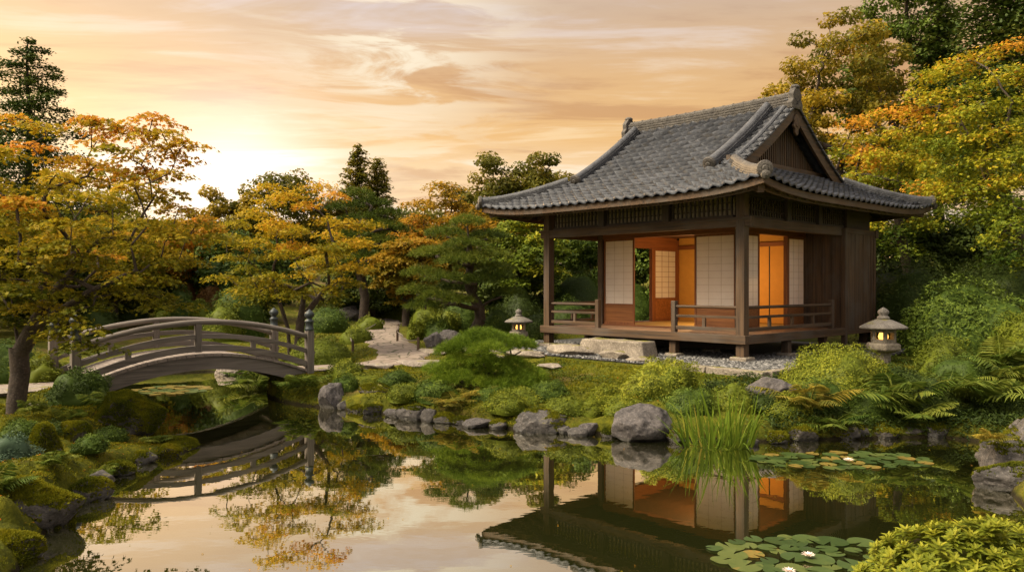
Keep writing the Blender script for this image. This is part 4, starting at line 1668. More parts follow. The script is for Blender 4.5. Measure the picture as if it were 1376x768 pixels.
# the lamp that lights the room (hangs under the ceiling)
for lx, ly, en in ((3.2, 3.0, 105.0),):
    ld = bpy.data.lights.new('room_lamp', 'POINT')
    ld.energy = en
    ld.color = (1.0, 0.56, 0.20)
    ld.shadow_soft_size = 0.18
    lo = bpy.data.objects.new('room_lamp', ld)
    col.objects.link(lo)
    lo.parent = house
    lo.location = (lx, ly, 1.75)


def H(x, y, z=0.0):
    p = PC + PV * x + PU * y
    return (float(p[0]), float(p[1]), PZ + z)


HROT = math.atan2(PV[1], PV[0])

# gravel bed, kerb and steps --------------------------------------------
gb = raw_mesh('gravel', np.array([H(-1.72, -1.35, 0), H(6.5, -1.35, 0), H(6.5, 7.2, 0), H(-1.72, 7.2, 0)]), [np.array([[0, 1, 2, 3]])])
rr = np.random.default_rng(3)
pv_, pf_, pt_ = [], [], []
ico = np.array([(0, 0, 1), (.89, 0, .45), (.28, .85, .45), (-.72, .53, .45), (-.72, -.53, .45), (.28, -.85, .45), (.72, .53, -.45), (-.28, .85, -.45), (-.89, 0, -.45), (-.28, -.85, -.45), (.72, -.53, -.45), (0, 0, -1)])
icf = np.array([(0, 1, 2), (0, 2, 3), (0, 3, 4), (0, 4, 5), (0, 5, 1), (1, 6, 2), (2, 7, 3), (3, 8, 4), (4, 9, 5), (5, 10, 1), (1, 10, 6), (2, 6, 7), (3, 7, 8), (4, 8, 9), (5, 9, 10)])
N = 9000
lx = rr.uniform(-1.7, 1.6, N)
ly = rr.uniform(-1.3, 7.1, N)
side = rr.uniform(0, 1, N) < 0.3
lx = np.where(side, rr.uniform(-1.7, 5.0, N), lx)
ly = np.where(side, rr.uniform(-1.3, 0.7, N), ly)
pc_ = np.stack([PC[0] + PV[0] * lx + PU[0] * ly, PC[1] + PV[1] * lx + PU[1] * ly, np.full(N, PZ + .006)], -1)
sz = rr.uniform(.018, .040, (N, 1)) * np.array([1, 1, .6]) * rr.uniform(.8, 1.25, (N, 3))
Vp = (ico[None] * sz[:, None] + pc_[:, None]).reshape(-1, 3)
Fp = (icf[None] + (np.arange(N) * 12)[:, None, None]).reshape(-1, 3)


def m_gravel():
    m, t = mat_new('gravel')
    at_ = t.node('ShaderNodeAttribute', attribute_name='tint')
    t.l.new(t.ramp(at_.outputs['Fac'], [(0, (0.035, 0.034, 0.033)), (0.6, (0.115, 0.112, 0.107)), (1, (0.26, 0.25, 0.24))]), t.bsdf.inputs['Base Color'])
    t.bsdf.inputs['Roughness'].default_value = 0.7
    return m


M['gravel'] = m_gravel()
base4 = np.array([H(-1.72, -1.35, -.012), H(6.5, -1.35, -.012), H(6.5, 7.2, -.012), H(-1.72, 7.2, -.012)])
gv = link('gravel', raw_mesh('gravel', np.concatenate([Vp, base4]), [Fp, np.array([[0, 1, 2, 3]]) + len(Vp)], np.concatenate([np.repeat(rr.uniform(0, 1, N) ** 1.3, 15), [0.15]])), M['gravel'])
tag(gv, 'grey river pebbles bedded under the eaves of the tea house', 'gravel', kind='stuff')
bpy.data.meshes.remove(gb)


def kerb(x, y, L, along, seed, label):
    r = np.random.default_rng(seed)
    a = HROT if along == 'x' else HROT + R(90)
    h = .20 + r.uniform(-.01, .012)
    mb = MB().box((-L / 2 + .012, -.105, -.16), (L / 2 - .012, .105, h - .16))
    o = mb.build('kerb_stone', M['granite'], None, bevel=.018)
    p = H(x, y)
    o.location = (p[0], p[1], p[2] + .015)
    o.rotation_euler = (r.normal(0, .01), r.normal(0, .01), a + r.normal(0, .012))
    tag(o, label, 'kerb stone', 'kerb stones edging the gravel bed')


y = -1.25
k = 0
while y < 7.0:
    L = rr.uniform(.62, .95)
    if 1.0 < y + L / 2 < 4.0:
        y += L
        k += 1
        continue
    if k:
        kerb(-1.82, y + L / 2, L, 'y', 40 + k, 'granite kerb stone along the pond side of the pebble bed')
    else:
        L = 1.15
        kerb(-1.82, y + L / 2 - .25, L, 'y', 40, 'large squared granite kerb stone at the corner of the pebble bed')
        y -= .25
    y += L
    k += 1
x = -1.70
k = 0
while x < 2.6:
    L = rr.uniform(.7, 1.0)
    kerb(x + L / 2, -1.44, L, 'x', 70 + k, 'granite kerb stone along the right side of the pebble bed')
    x += L
    k += 1


def cut_stone(label, lx, ly, size, seed, name='stepping_stone', cat='stepping stone', mat='granite', z=None, flat=.55, rot=0.0, group=None):
    p = H(lx, ly)
    zz = g1(p[0], p[1]) if z is None else z
    return rock(label, (p[0], p[1], zz), size, seed, mat, HROT + rot, name, cat, group, sharp=.12, flat=flat, sink=.25)


# the long step stone: a squared block with rough faces
st = MB()
nx_, ny_, nz_ = 16, 6, 4
import bmesh
bm = bmesh.new()
bmesh.ops.create_cube(bm, size=1.0)
bmesh.ops.subdivide_edges(bm, edges=bm.edges[:], cuts=9, use_grid_fill=True)
V = np.array([v.co[:] for v in bm.verts])
F = np.array([[v.index for v in f.verts] for f in bm.faces])
bm.free()
V = V * np.array((.55, 1.85, .36))
V[:, :2] *= (1 - .10 * (V[:, 2:3] + .18) / .36)
rad_ = 0.035
q = np.abs(V) - (np.array((.55, 1.85, .36)) / 2 - rad_)
cr = np.maximum(q, 0)
ln = np.linalg.norm(cr, axis=1, keepdims=True)
V = V - np.sign(V) * np.where(ln > rad_, cr * (1 - rad_ / np.maximum(ln, 1e-6)), 0)
V = V + .013 * np.stack([fbm(V * 4 + k * 9, 3, 60 + k) for k in range(3)], -1)
so = link('step_stone', raw_mesh('step_stone', V, [F], smooth=True), M['granite'])
so.location = H(-.62, 2.75, .155)
so.rotation_euler = (0, 0, HROT)
tag(so, 'long squared granite block step below the open veranda', 'step stone')
for lx_, ly_, sz_, sd_, lb_ in ((-1.25, 3.55, (.72, 1.35, .46), 11, 'flat stepping stone leaning against the left end of the block step'),
                               (-1.35, 2.25, (.42, .85, .36), 12, 'small squarish stone in front of the middle of the block step'),
                               (-1.42, 1.55, (.38, .60, .24), 13, 'smallest flat stone right of the block step'),
                               (-2.02, 4.35, (.70, 1.45, .24), 14, 'long flat stepping stone in the moss left of the block step'),
                               (-2.75, 4.45, (.62, .95, .20), 15, 'rounded flat stepping stone nearest the small pine'),
                               (-2.15, 5.75, (.55, .9, .20), 16, 'pale stepping stone beyond the small pine'),
                               (-2.55, 6.9, (.6, .9, .20), 17, 'farthest stepping stone between the path and the tea house')):
    cut_stone(lb_, lx_, ly_, sz_, sd_)

# ================================================================== BRIDGE
mid = (BR_NR + BR_NL) / 2 + BN * BW / 2
bridge = thing('garden_bridge', 'weathered grey arched wooden bridge over the narrow of the pond', 'bridge', (mid[0], mid[1], 0.5), math.atan2(BD[1], BD[0]))
BL = float(np.linalg.norm(BR_NR - BR_NL)) / 2


def zd(x):
    return 0.44 * (1 - (x / BL) ** 2)


def arc(y, z, x0=-BL, x1=BL, n=21, k=1.0):
    return [(x, y, zd(x) * k + z) for x in np.linspace(x0, x1, n)]


def rect(w, z0, z1):
    return [(-w, z0), (w, z0), (w, z1), (-w, z1)]


def bp(name, mb, mat, parent=None, **kw):
    return mb.build(name, M[mat], parent or bridge, **kw)


dm = MB()
n = 26
for k in range(n):
    xa, xb = -BL - .05 + (2 * BL + .1) * k / n, -BL - .05 + (2 * BL + .1) * (k + 1) / n - .008
    za, zb = zd(xa), zd(xb)
    vs = []
    for x, z in ((xa, za), (xb, zb)):
        for y in (-BW / 2 - .06, BW / 2 + .06):
            for h in (0.0, .045):
                vs.append((x, y, z + h))
    dm.add(vs, [(0, 1, 3, 2), (4, 6, 7, 5), (0, 4, 5, 1), (2, 3, 7, 6), (1, 5, 7, 3), (0, 2, 6, 4)])
bp('deck', dm, 'bridge_y')
for sy in (-1, 1):
    y = sy * BW / 2
    bp('girder', MB().sweep(arc(y * .93, 0.0, n=25, x0=-BL * 1.04, x1=BL * 1.04), rect(.07, -.24, -.004)), 'bridge_x')
    bp('bottom_rail', MB().sweep(arc(y, .045), rect(.045, .045, .155)), 'bridge_x', bevel=.006)
    bp('middle_rail', MB().sweep(arc(y, .045, k=.93), rect(.035, .30, .385)), 'bridge_x', bevel=.006)
    hr = MB().sweep(arc(y, .70, k=.80, x0=-BL, x1=BL, n=25), [(.058 * math.cos(t), .05 * math.sin(t)) for t in np.linspace(0, 2 * math.pi, 12, endpoint=False)])
    bp('handrail', hr, 'bridge_x', smooth=True)
    for x in (-.10,) if sy < 0 else (-.32,):
        bp('baluster', MB().box((x - .055, y - .047, zd(x) + .08), (x + .055, y + .047, zd(x) * .8 + .67)), 'bridge_v', bevel=.006)
    for x in (-BL * .62, BL * .45) if sy < 0 else (-BL * .55, BL * .18):
        bp('strut', MB().box((x - .045, y - .032, zd(x) + .19), (x + .045, y + .032, zd(x) * .93 + .35)), 'bridge_v', bevel=.005)
    for sx in (-1, 1):
        x = sx * (BL + .02)
        nw = bp('newel_post', MB().box((x - .072, y - .072, -.35), (x + .072, y + .072, .82)), 'bridge_v', bevel=.012)
        fn = MB().lathe([(.078, 0), (.088, .015), (.088, .05), (.078, .06), (.078, .16), (.09, .17), (.09, .20), (.06, .22), (.045, .24), (.075, .265), (.095, .30), (.095, .335), (.07, .37), (.03, .40), (.008, .425)], 16, (x, y, .82))
        bp('finial', fn, 'bronze', nw, smooth=True)
for x in (-BL * .85, 0, BL * .85):
    bp('cross_beam', MB().box((x - .06, -BW / 2 + .1, zd(x) - .16), (x + .06, BW / 2 - .1, zd(x) - .05)), 'bridge_y')

# ================================================================== STONE LANTERNS


def lantern(label, loc, rotz, s, legs):
    o = thing('stone_lantern', label, 'stone lantern', loc, rotz)
    n = 6
    z = 0.0
    if legs:
        for k in range(4):
            a = R(45 + 90 * k)
            pts = [(math.cos(a) * rr_, math.sin(a) * rr_, zz) for rr_, zz in ((.27, 0), (.27, .10), (.22, .24), (.13, .36))]
            MB().tube(pts, [.062, .062, .06, .07], 8).build('leg', M['lantern'], o, smooth=False)
        z = .34
    else:
        MB().lathe([(.20, 0), (.20, .08), (.15, .12), (.135, .34), (.16, .40)], 12).build('pedestal', M['lantern'], o)
        z = .40
    MB().lathe([(.20, z), (.32, z + .04), (.34, z + .07), (.34, z + .16), (.30, z + .19)], n).build('platform', M['lantern'], o, bevel=.012)
    z += .19
    # fire box: six walls, four with windows
    fb_ = MB()
    ra, rb, h = .25, .235, .27
    for k in range(n):
        a0, a1 = 2 * math.pi * k / n, 2 * math.pi * (k + 1) / n
        p0, p1 = Vector((math.cos(a0) * ra, math.sin(a0) * ra, 0)), Vector((math.cos(a1) * ra, math.sin(a1) * ra, 0))
        L = (p1 - p0).length
        nrm = -((p0 + p1) / 2).normalized() * .055
        def wall(u0, u1, z0, z1):
            q0, q1 = p0 + (p1 - p0) * u0, p0 + (p1 - p0) * u1
            vs = []
            for q in (q0, q1, q1 + nrm, q0 + nrm):
                vs += [(q.x, q.y, z + z0), (q.x, q.y, z + z1)]
            fb_.add(vs, [(0, 2, 3, 1), (2, 4, 5, 3), (4, 6, 7, 5), (6, 0, 1, 7), (1, 3, 5, 7), (0, 6, 4, 2)])
        wall(0, .2, 0, h)
        wall(.8, 1, 0, h)
        wall(.2, .8, 0, .07)
        wall(.2, .8, h - .06, h)
    fo = fb_.build('fire_box', M['lantern'], o)
    MB().lathe([(.02, z + .02), (.075, z + .045), (.10, z + .12), (.075, z + .20), (.02, z + .235)], 14).build('flame_globe', M['glow'], o, smooth=True)
    z += h
    rp = [(.20, z), (.43, z + .005), (.455, z + .03), (.44, z + .055), (.34, z + .11), (.22, z + .165), (.13, z + .20), (.10, z + .205)]
    MB().lathe(rp, 28).build('roof_stone', M['lantern_dark'], o, smooth=True)
    z += .20
    MB().lathe([(.115, z), (.125, z + .03), (.10, z + .06), (.075, z + .08), (.105, z + .12), (.11, z + .155), (.08, z + .195), (.035, z + .225), (.01, z + .24)], 16).build('jewel', M['lantern_dark'], o, smooth=True)
    o.scale = (s, s, s)
    ld = bpy.data.lights.new('lantern_lamp', 'POINT')
    ld.energy = 1.6
    ld.color = (1.0, 0.5, 0.14)
    ld.shadow_soft_size = .11
    lo = bpy.data.objects.new('lantern_lamp', ld)
    col.objects.link(lo)
    lo.parent = o
    lo.location = (0, 0, z - .33)
    return o


D = 15.9
lantern('stone lantern with broad round cap glowing right of the tea house', (at(1187, D), D, .47), R(14), 1.0, False)
D = 20.0
lantern('smaller stone lantern on curved legs glowing left of the veranda', (at(697, D), D, g1(at(697, D), D) - .02), R(30), .80, True)

# ================================================================== TREES
def px3(px, py, D):
    """point at depth D seen at that place of the photograph"""
    return np.array([at(px, D), D, EYE + (CY - py) / F_PX * D])


def cl(foot, pts):
    """(px, py, D) list to local cluster centres"""
    return np.array([px3(*p) - foot for p in pts])


# --- big maple on the left bank
r = np.random.default_rng(21)
D = 10.8
foot = np.array([at(20, D), D, g1(at(20, D), D)])
tr0 = [(0, 0, -.2), (.02, 0, .3), (.06, .02, .7), (.05, .0, 1.05), (-.05, .05, 1.5), (-.15, .1, 2.0)]
tr1 = [(.05, .0, .95), (.28, -.05, 1.3), (.50, -.1, 1.7), (.85, -.1, 2.1), (1.2, -.15, 2.5)]
tr2 = [(.28, -.05, 1.3), (.75, -.25, 1.55), (1.3, -.4, 1.85), (1.9, -.5, 2.1)]
tr3 = [(-.05, .05, 1.5), (-.45, .2, 1.95), (-.7, .3, 2.6)]
sil = [(250, 193, 10.7), (236, 212, 10.8), (218, 180, 10.6), (205, 200, 10.9), (228, 232, 10.5), (198, 232, 10.9), (225, 258, 10.9), (120, 160, 10.6), (145, 168, 10.8), (165, 176, 10.9), (130, 190, 11.2), (150, 200, 10.4), (176, 214, 10.6), (100, 215, 11), (205, 160, 10.8), (195, 178, 11),
       (60, 170, 10.8), (20, 158, 11), (-30, 165, 10.8), (40, 195, 10.4), (-10, 200, 11.2), (75, 235, 10.2), (180, 250, 10.3), (150, 245, 11), (120, 262, 10.1), (205, 268, 11.2), (240, 280, 10.9),
       (265, 300, 11.2), (285, 320, 11.0), (230, 315, 10.6), (200, 300, 10.4), (175, 330, 10.2), (215, 352, 10.6), (240, 350, 11), (188, 372, 10.3), (160, 390, 10.5), (205, 395, 10.8), (225, 408, 10.9),
       (95, 300, 10.0), (60, 290, 10.4), (20, 270, 10.2), (-40, 250, 10.5), (0, 310, 10.6), (50, 330, 10.0), (110, 345, 10.3), (140, 320, 10.7), (25, 350, 10.0), (-30, 330, 10.3), (70, 372, 10.2),
       (30, 390, 10.0), (0, 375, 10.5), (95, 395, 10.4), (125, 410, 10.3), (85, 425, 10.1), (105, 440, 10.0), (70, 450, 10.2), (110, 465, 10.05), (60, 410, 10.5), (-20, 410, 10.2), (10, 430, 10.6)]
c = cl(foot, sil)
extra = env_points(42, (-.1, .3, 2.75), (1.75, 1.8, 1.15), r, .3, .42)
allc = np.concatenate([c, extra])
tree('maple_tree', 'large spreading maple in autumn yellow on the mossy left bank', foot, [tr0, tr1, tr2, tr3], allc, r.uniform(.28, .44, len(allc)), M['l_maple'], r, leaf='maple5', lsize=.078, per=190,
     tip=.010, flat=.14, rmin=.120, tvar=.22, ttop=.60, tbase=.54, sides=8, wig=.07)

# --- maple behind the bridge
r = np.random.default_rng(22)
D = 19.5
foot = np.array([at(392, D), D, g1(at(392, D), D)])
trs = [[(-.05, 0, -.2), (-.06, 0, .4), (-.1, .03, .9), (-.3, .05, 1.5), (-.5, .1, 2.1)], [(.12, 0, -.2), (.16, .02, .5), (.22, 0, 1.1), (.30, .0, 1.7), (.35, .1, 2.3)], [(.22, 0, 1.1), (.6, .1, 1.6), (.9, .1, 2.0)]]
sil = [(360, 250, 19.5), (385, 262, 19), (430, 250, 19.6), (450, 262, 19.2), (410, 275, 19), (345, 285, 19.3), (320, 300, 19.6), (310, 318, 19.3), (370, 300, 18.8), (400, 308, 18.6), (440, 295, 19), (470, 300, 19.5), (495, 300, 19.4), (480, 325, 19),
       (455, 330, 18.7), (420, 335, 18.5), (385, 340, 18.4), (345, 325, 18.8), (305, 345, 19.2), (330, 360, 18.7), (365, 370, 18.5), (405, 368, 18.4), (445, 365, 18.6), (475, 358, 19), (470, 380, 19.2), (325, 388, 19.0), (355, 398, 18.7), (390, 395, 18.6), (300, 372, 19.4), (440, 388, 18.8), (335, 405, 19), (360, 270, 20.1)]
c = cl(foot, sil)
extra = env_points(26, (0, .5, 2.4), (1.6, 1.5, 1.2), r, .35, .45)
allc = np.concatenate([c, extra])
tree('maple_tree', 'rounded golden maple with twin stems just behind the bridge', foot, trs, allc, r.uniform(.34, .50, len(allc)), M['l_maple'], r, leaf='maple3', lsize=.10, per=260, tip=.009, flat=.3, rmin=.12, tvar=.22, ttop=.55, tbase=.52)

# --- generic builders, each kind once, then copied
protos = {}


def broad(name, label, px, top, w, D, mat, seed, n=46, per=210, leaf='quad', lsize=.17, kind='broad', crad=.26, group=None, ttop=.2, tbase=.42, low=0.22, bark='bark', zr_=None):
    r = np.random.default_rng(seed)
    x = at(px, D)
    z0 = g1(x, D)
    ztop = EYE + (CY - top) / F_PX * D
    h = ztop - z0
    ww = w / F_PX * D / 2
    zc = z0 + h * (1 + low) / 2 - z0
    pts = env_points(n, (0, 0, h * (1 + low) / 2), (ww * .86, ww * .8, h * (1 - low) / 2 * .9), r, .35, ww * .2)
    cr = ww * crad * r.uniform(.75, 1.25, len(pts))
    tr = [trunk_line(r, h * .45, (r.normal(0, .2), 0), 6, .06 * h * .2)]
    return tree(name, label, (x, D, z0), tr, pts, cr, mat, r, kind=kind, leaf=leaf, lsize=lsize, per=per, tip=.018, rmin=.03 * h + .04, ttop=ttop, tbase=tbase, tvar=.22, group=group, bark=bark)


# behind, left half
conifer('conifer_tree', 'tall dark ragged conifer rising behind the left maple', (at(38, 27), 27, g1(at(38, 27), 27)), EYE + (CY - 52) / F_PX * 27 - g1(at(38, 27), 27), 4.6, M['l_conifer_g'], np.random.default_rng(31), lsize=.11, nb=80, per=1000, droop=.02, puffy=.02)
conifer('conifer_tree', 'dark conifer at the left picture edge half hidden by its taller neighbour', (at(-40, 30), 30, g1(at(-40, 30), 30)), 9.2, 2.6, M['l_conifer'], np.random.default_rng(32), lsize=.17, nb=90, per=110, droop=.2)
conifer('conifer_tree', 'left and taller of the twin pointed conifers on the skyline', (at(481, 46), 46, g1(at(481, 46), 46)), EYE + (CY - 196) / F_PX * 46 - g1(at(481, 46), 46), 2.1, M['l_olive'], np.random.default_rng(33), lsize=.17, nb=90, per=260, droop=-.35)
conifer('conifer_tree', 'right and shorter of the twin pointed conifers on the skyline', (at(507, 47), 47, g1(at(507, 47), 47)), EYE + (CY - 213) / F_PX * 47 - g1(at(507, 47), 47), 2.2, M['l_olive'], np.random.default_rng(34), lsize=.17, nb=85, per=260, droop=-.3)
broad('broadleaf_tree', 'rust brown tree on the skyline left of the golden maple', 305, 242, 110, 36, M['l_olive'], 41, lsize=.17, tbase=.62)
broad('broadleaf_tree', 'olive brown tree on the skyline straight above the golden maple', 385, 228, 150, 38, M['l_olive'], 42, n=56, lsize=.17)
broad('broadleaf_tree', 'olive tree between the golden maple and the twin conifers', 448, 262, 90, 40, M['l_olive'], 43, lsize=.17, tbase=.5)
broad('maple_tree', 'orange maple low behind the left maple branch tip', 258, 280, 130, 31, M['l_maple_o'], 44, kind='maple', crad=.36, lsize=.15, per=260, low=.1, tbase=.35)
broad('maple_tree', 'yellow orange maple at the far left behind the trunk', 150, 215, 200, 26, M['l_maple'], 45, kind='maple', crad=.34, lsize=.13, per=330, n=56, low=.1)
broad('maple_tree', 'dull yellow maple behind the left picture edge', -20, 250, 220, 22, M['l_maple'], 46, kind='maple', crad=.34, lsize=.12, per=330, n=50, low=.1, tbase=.3)
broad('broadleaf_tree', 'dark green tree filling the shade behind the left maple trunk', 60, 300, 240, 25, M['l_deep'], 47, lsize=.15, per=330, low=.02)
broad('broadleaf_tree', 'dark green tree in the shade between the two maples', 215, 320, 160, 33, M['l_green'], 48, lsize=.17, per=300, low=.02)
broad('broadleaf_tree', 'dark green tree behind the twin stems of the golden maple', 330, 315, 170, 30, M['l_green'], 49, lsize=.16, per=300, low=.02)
broad('maple_tree', 'orange maple sprays between the cloud pine and the large pine', 545, 305, 110, 29, M['l_maple_o'], 50, kind='maple', crad=.36, lsize=.13, per=280, low=.2, tbase=.14)
broad('maple_tree', 'orange topped maple on the skyline behind the large pine', 600, 243, 140, 35, M['l_maple_o'], 51, kind='maple', crad=.34, lsize=.15, per=280, n=52, tbase=.20)
broad('broadleaf_tree', 'tall dark olive tree on the skyline left of the tea house roof', 655, 192, 130, 41, M['l_olive'], 52, n=50, lsize=.2, tbase=.36)
broad('broadleaf_tree', 'tall olive tree whose top shows just above the left eave', 735, 190, 130, 40, M['l_olive'], 53, n=50, lsize=.2, tbase=.42)
broad('maple_tree', 'yellow green maple with forked trunk behind the left end of the eave', 712, 285, 140, 27, M['l_maple_y'], 54, kind='maple', crad=.32, lsize=.12, per=330, n=44, tbase=.35, low=.3)
broad('broadleaf_tree', 'dense green tree seen through the open veranda', 800, 300, 200, 30, M['l_green'], 55, lsize=.15, per=420, low=0, n=50, tbase=.6)
broad('broadleaf_tree', 'dense green tree behind the open doorway of the tea house', 880, 290, 160, 29, M['l_green'], 56, lsize=.15, per=330, low=0, tbase=.55)
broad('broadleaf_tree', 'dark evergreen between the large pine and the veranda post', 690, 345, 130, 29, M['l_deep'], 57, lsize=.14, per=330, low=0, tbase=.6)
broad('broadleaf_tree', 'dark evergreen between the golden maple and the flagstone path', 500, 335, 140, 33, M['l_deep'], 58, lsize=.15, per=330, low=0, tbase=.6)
# skyline backdrop behind the others
bg = [(30, 260, 170, 50), (130, 280, 170, 52), (235, 292, 150, 55), (350, 288, 170, 55), (470, 290, 150, 56), (570, 275, 150, 54), (690, 262, 160, 52), (800, 255, 170, 50), (905, 250, 170, 50), (-90, 250, 190, 48)]
lab = ['beyond the left conifers', 'behind the left maple crown', 'in the sky gap beside the left maple', 'behind the golden maple', 'below the twin conifers', 'behind the orange topped maple', 'beyond the large pine', 'hidden behind the roof slope', 'hidden behind the tea house ridge', 'beyond the left picture edge']
first = None
for (px, top, w, D), lb in zip(bg, lab):
    x, z0 = at(px, D), g1(at(px, D), D)
    h = EYE + (CY - top) / F_PX * D - z0
    ww = w / F_PX * D
    if first is None:
        first = broad('broadleaf_tree', 'distant olive green wood tree ' + lb, px, top, w, D, M['l_olive'], 60, n=60, per=330, lsize=.24, low=0, group='distant trees closing the garden')
        fh, fw = h, ww
    else:
        copy_thing(first, 'distant olive green wood tree ' + lb, (x, D, z0), random.uniform(0, 6), (ww / fw, ww / fw, h / fh))

# --- pines
r = np.random.default_rng(71)
D = 23.0
foot = np.array([at(637, D), D, g1(at(637, D), D)])
trk = [(-.05, 0, -.2), (.0, .0, .25), (.18, .05, .6), (.15, .1, .95), (-.05, .05, 1.3), (-.2, 0, 1.7), (-.1, 0, 2.2), (-.15, 0, 2.8)]
pads = []
for (px, py, dd, pr, ph) in ((628, 300, 23, .55, .30), (600, 315, 22.9, .60, .28), (655, 318, 23.2, .60, .28), (625, 330, 22.4, .6, .28), (585, 342, 22.8, .65, .3), (660, 345, 22.6, .62, .3), (620, 352, 22.2, .7, .3), (570, 368, 23, .62, .28), (605, 375, 22.2, .65, .28), (665, 372, 22.8, .6, .28),
                          (640, 378, 22.3, .6, .26), (560, 392, 22.9, .55, .28), (590, 400, 22.3, .6, .28), (572, 412, 22.6, .55, .25), (615, 405, 22.2, .5, .22), (675, 395, 22.7, .5, .24), (600, 340, 23.8, .8, .3), (650, 360, 23.9, .8, .3), (610, 390, 23.8, .7, .3), (640, 325, 23.8, .6, .3)):
    p = px3(px, py, dd) - foot
    pads.append((*p, pr, ph))
pine('pine_tree', 'full layered green garden pine beside the flagstone path', foot, trk, pads, M['l_pine'], r, .15, .013, 230, 11, r0=.17, tbase=.5)

r = np.random.default_rng(72)
D = 14.4
foot = np.array([at(668, D), D, g1(at(668, D), D)])
trk = [(.15, 0, -.15), (.08, .0, .05), (-.02, .0, .18), (-.12, .05, .30), (-.22, 0, .42)]
pads = []
for (px, py, dd, pr, ph) in ((650, 452, 14.4, .36, .20), (622, 462, 14.3, .34, .18), (685, 458, 14.5, .36, .18), (605, 468, 14.6, .25, .15), (655, 466, 14.0, .32, .16), (700, 462, 14.6, .22, .14), (662, 452, 14.8, .28, .15),
                          (600, 492, 14.2, .26, .16), (622, 500, 14.0, .26, .15), (585, 488, 14.5, .18, .12), (690, 500, 14.1, .30, .18), (712, 498, 14.3, .28, .18), (700, 512, 13.9, .24, .16), (640, 490, 14.2, .26, .16), (665, 488, 14.1, .28, .16), (598, 505, 14.0, .24, .15), (720, 512, 14.2, .24, .15), (645, 508, 13.9, .24, .15), (670, 512, 13.8, .24, .15), (640, 450, 14.6, .28, .16), (615, 480, 14.2, .24, .16), (688, 482, 14.3, .24, .16), (650, 478, 14.0, .26, .16)):
    p = px3(px, py + (5 if py < 475 else 8), dd) - foot
    pads.append((*p, pr * 1.12, ph * 1.3))
pine('pine_tree', 'low bright green spreading pine on the bank in front of the tea house', foot, trk, pads, M['l_pine_b'], r, .095, .0075, 300, 12, r0=.075, up=.9)

r = np.random.default_rng(73)
D = 31.0
foot = np.array([at(487, D), D, g1(at(487, D), D)])
pads = []
for (px, py, dd, pr, ph) in ((478, 262, 31, .75, .35), (500, 275, 31, .8, .35), (465, 280, 30.6, .7, .32), (520, 288, 31, .75, .32), (488, 295, 30.5, .85, .35), (460, 300, 31, .7, .32), (515, 305, 30.5, .8, .35), (535, 310, 31, .6, .3), (480, 318, 30.4, .8, .35), (510, 325, 30.4, .8, .35), (450, 322, 31, .6, .3),
                          (470, 340, 30.4, .9, .35), (500, 348, 30.3, .9, .35), (530, 335, 30.8, .8, .35), (525, 360, 30.4, .8, .35), (450, 352, 30.8, .7, .3), (485, 365, 30.2, .9, .35)):
    p = px3(px, py, dd) - foot
    pads.append((*p, pr, ph))
pine('pine_tree', 'dark cloud pruned pine below the twin conifers', foot, [(0, 0, -.2), (.1, 0, 1), (-.1, 0, 2), (0, 0, 3), (-.1, 0, 3.9)], pads, M['l_pine'], r, .17, .018, 170, 10, r0=.2, tbase=.38)

# --- right side
r = np.random.default_rng(81)
broad('broadleaf_tree', 'tall olive gold tree rising behind the tea house gable', 1130, 5, 210, 33, M['l_olive'], 82, n=110, per=230, lsize=.17, crad=.20, tbase=.6, low=.15)
broad('broadleaf_tree', 'dark green leaning tree with bare forks right of the gable', 1215, -60, 200, 36, M['l_green'], 83, n=90, per=230, lsize=.18, crad=.20, tbase=.6, low=.2)
broad('broadleaf_tree', 'olive tree low between the gable and the right maples', 1060, 95, 130, 37, M['l_olive'], 84, n=60, per=190, lsize=.18, crad=.22, tbase=.6, low=.1)
conifer('conifer_tree', 'towering green conifer at the upper right corner', (at(1350, 31), 31, g1(at(1350, 31), 31)), 14.5, 4.2, M['l_conifer_g'], np.random.default_rng(85), lsize=.2, nb=150, per=330, droop=.25, bare=.3)
conifer('conifer_tree', 'green conifer behind the top of the yellow maple', (at(1262, 34), 34, g1(at(1262, 34), 34)), 13.2, 2.8, M['l_conifer_g'], np.random.default_rng(86), lsize=.22, nb=120, per=130, droop=.2, bare=.3)


def right_maple(label, sil, foot_px, D, mat, seed, trs, n_extra, ec, er, **kw):
    r = np.random.default_rng(seed)
    foot = np.array([at(foot_px, D), D, g1(at(foot_px, D), D)])
    c = cl(foot, sil)
    if n_extra:
        c = np.concatenate([c, env_points(n_extra, ec, er, r, .3, .4)])
    return tree('maple_tree', label, foot, trs, c, r.uniform(.40, .66, len(c)), mat, r, leaf='maple3', flat=.55, **kw)


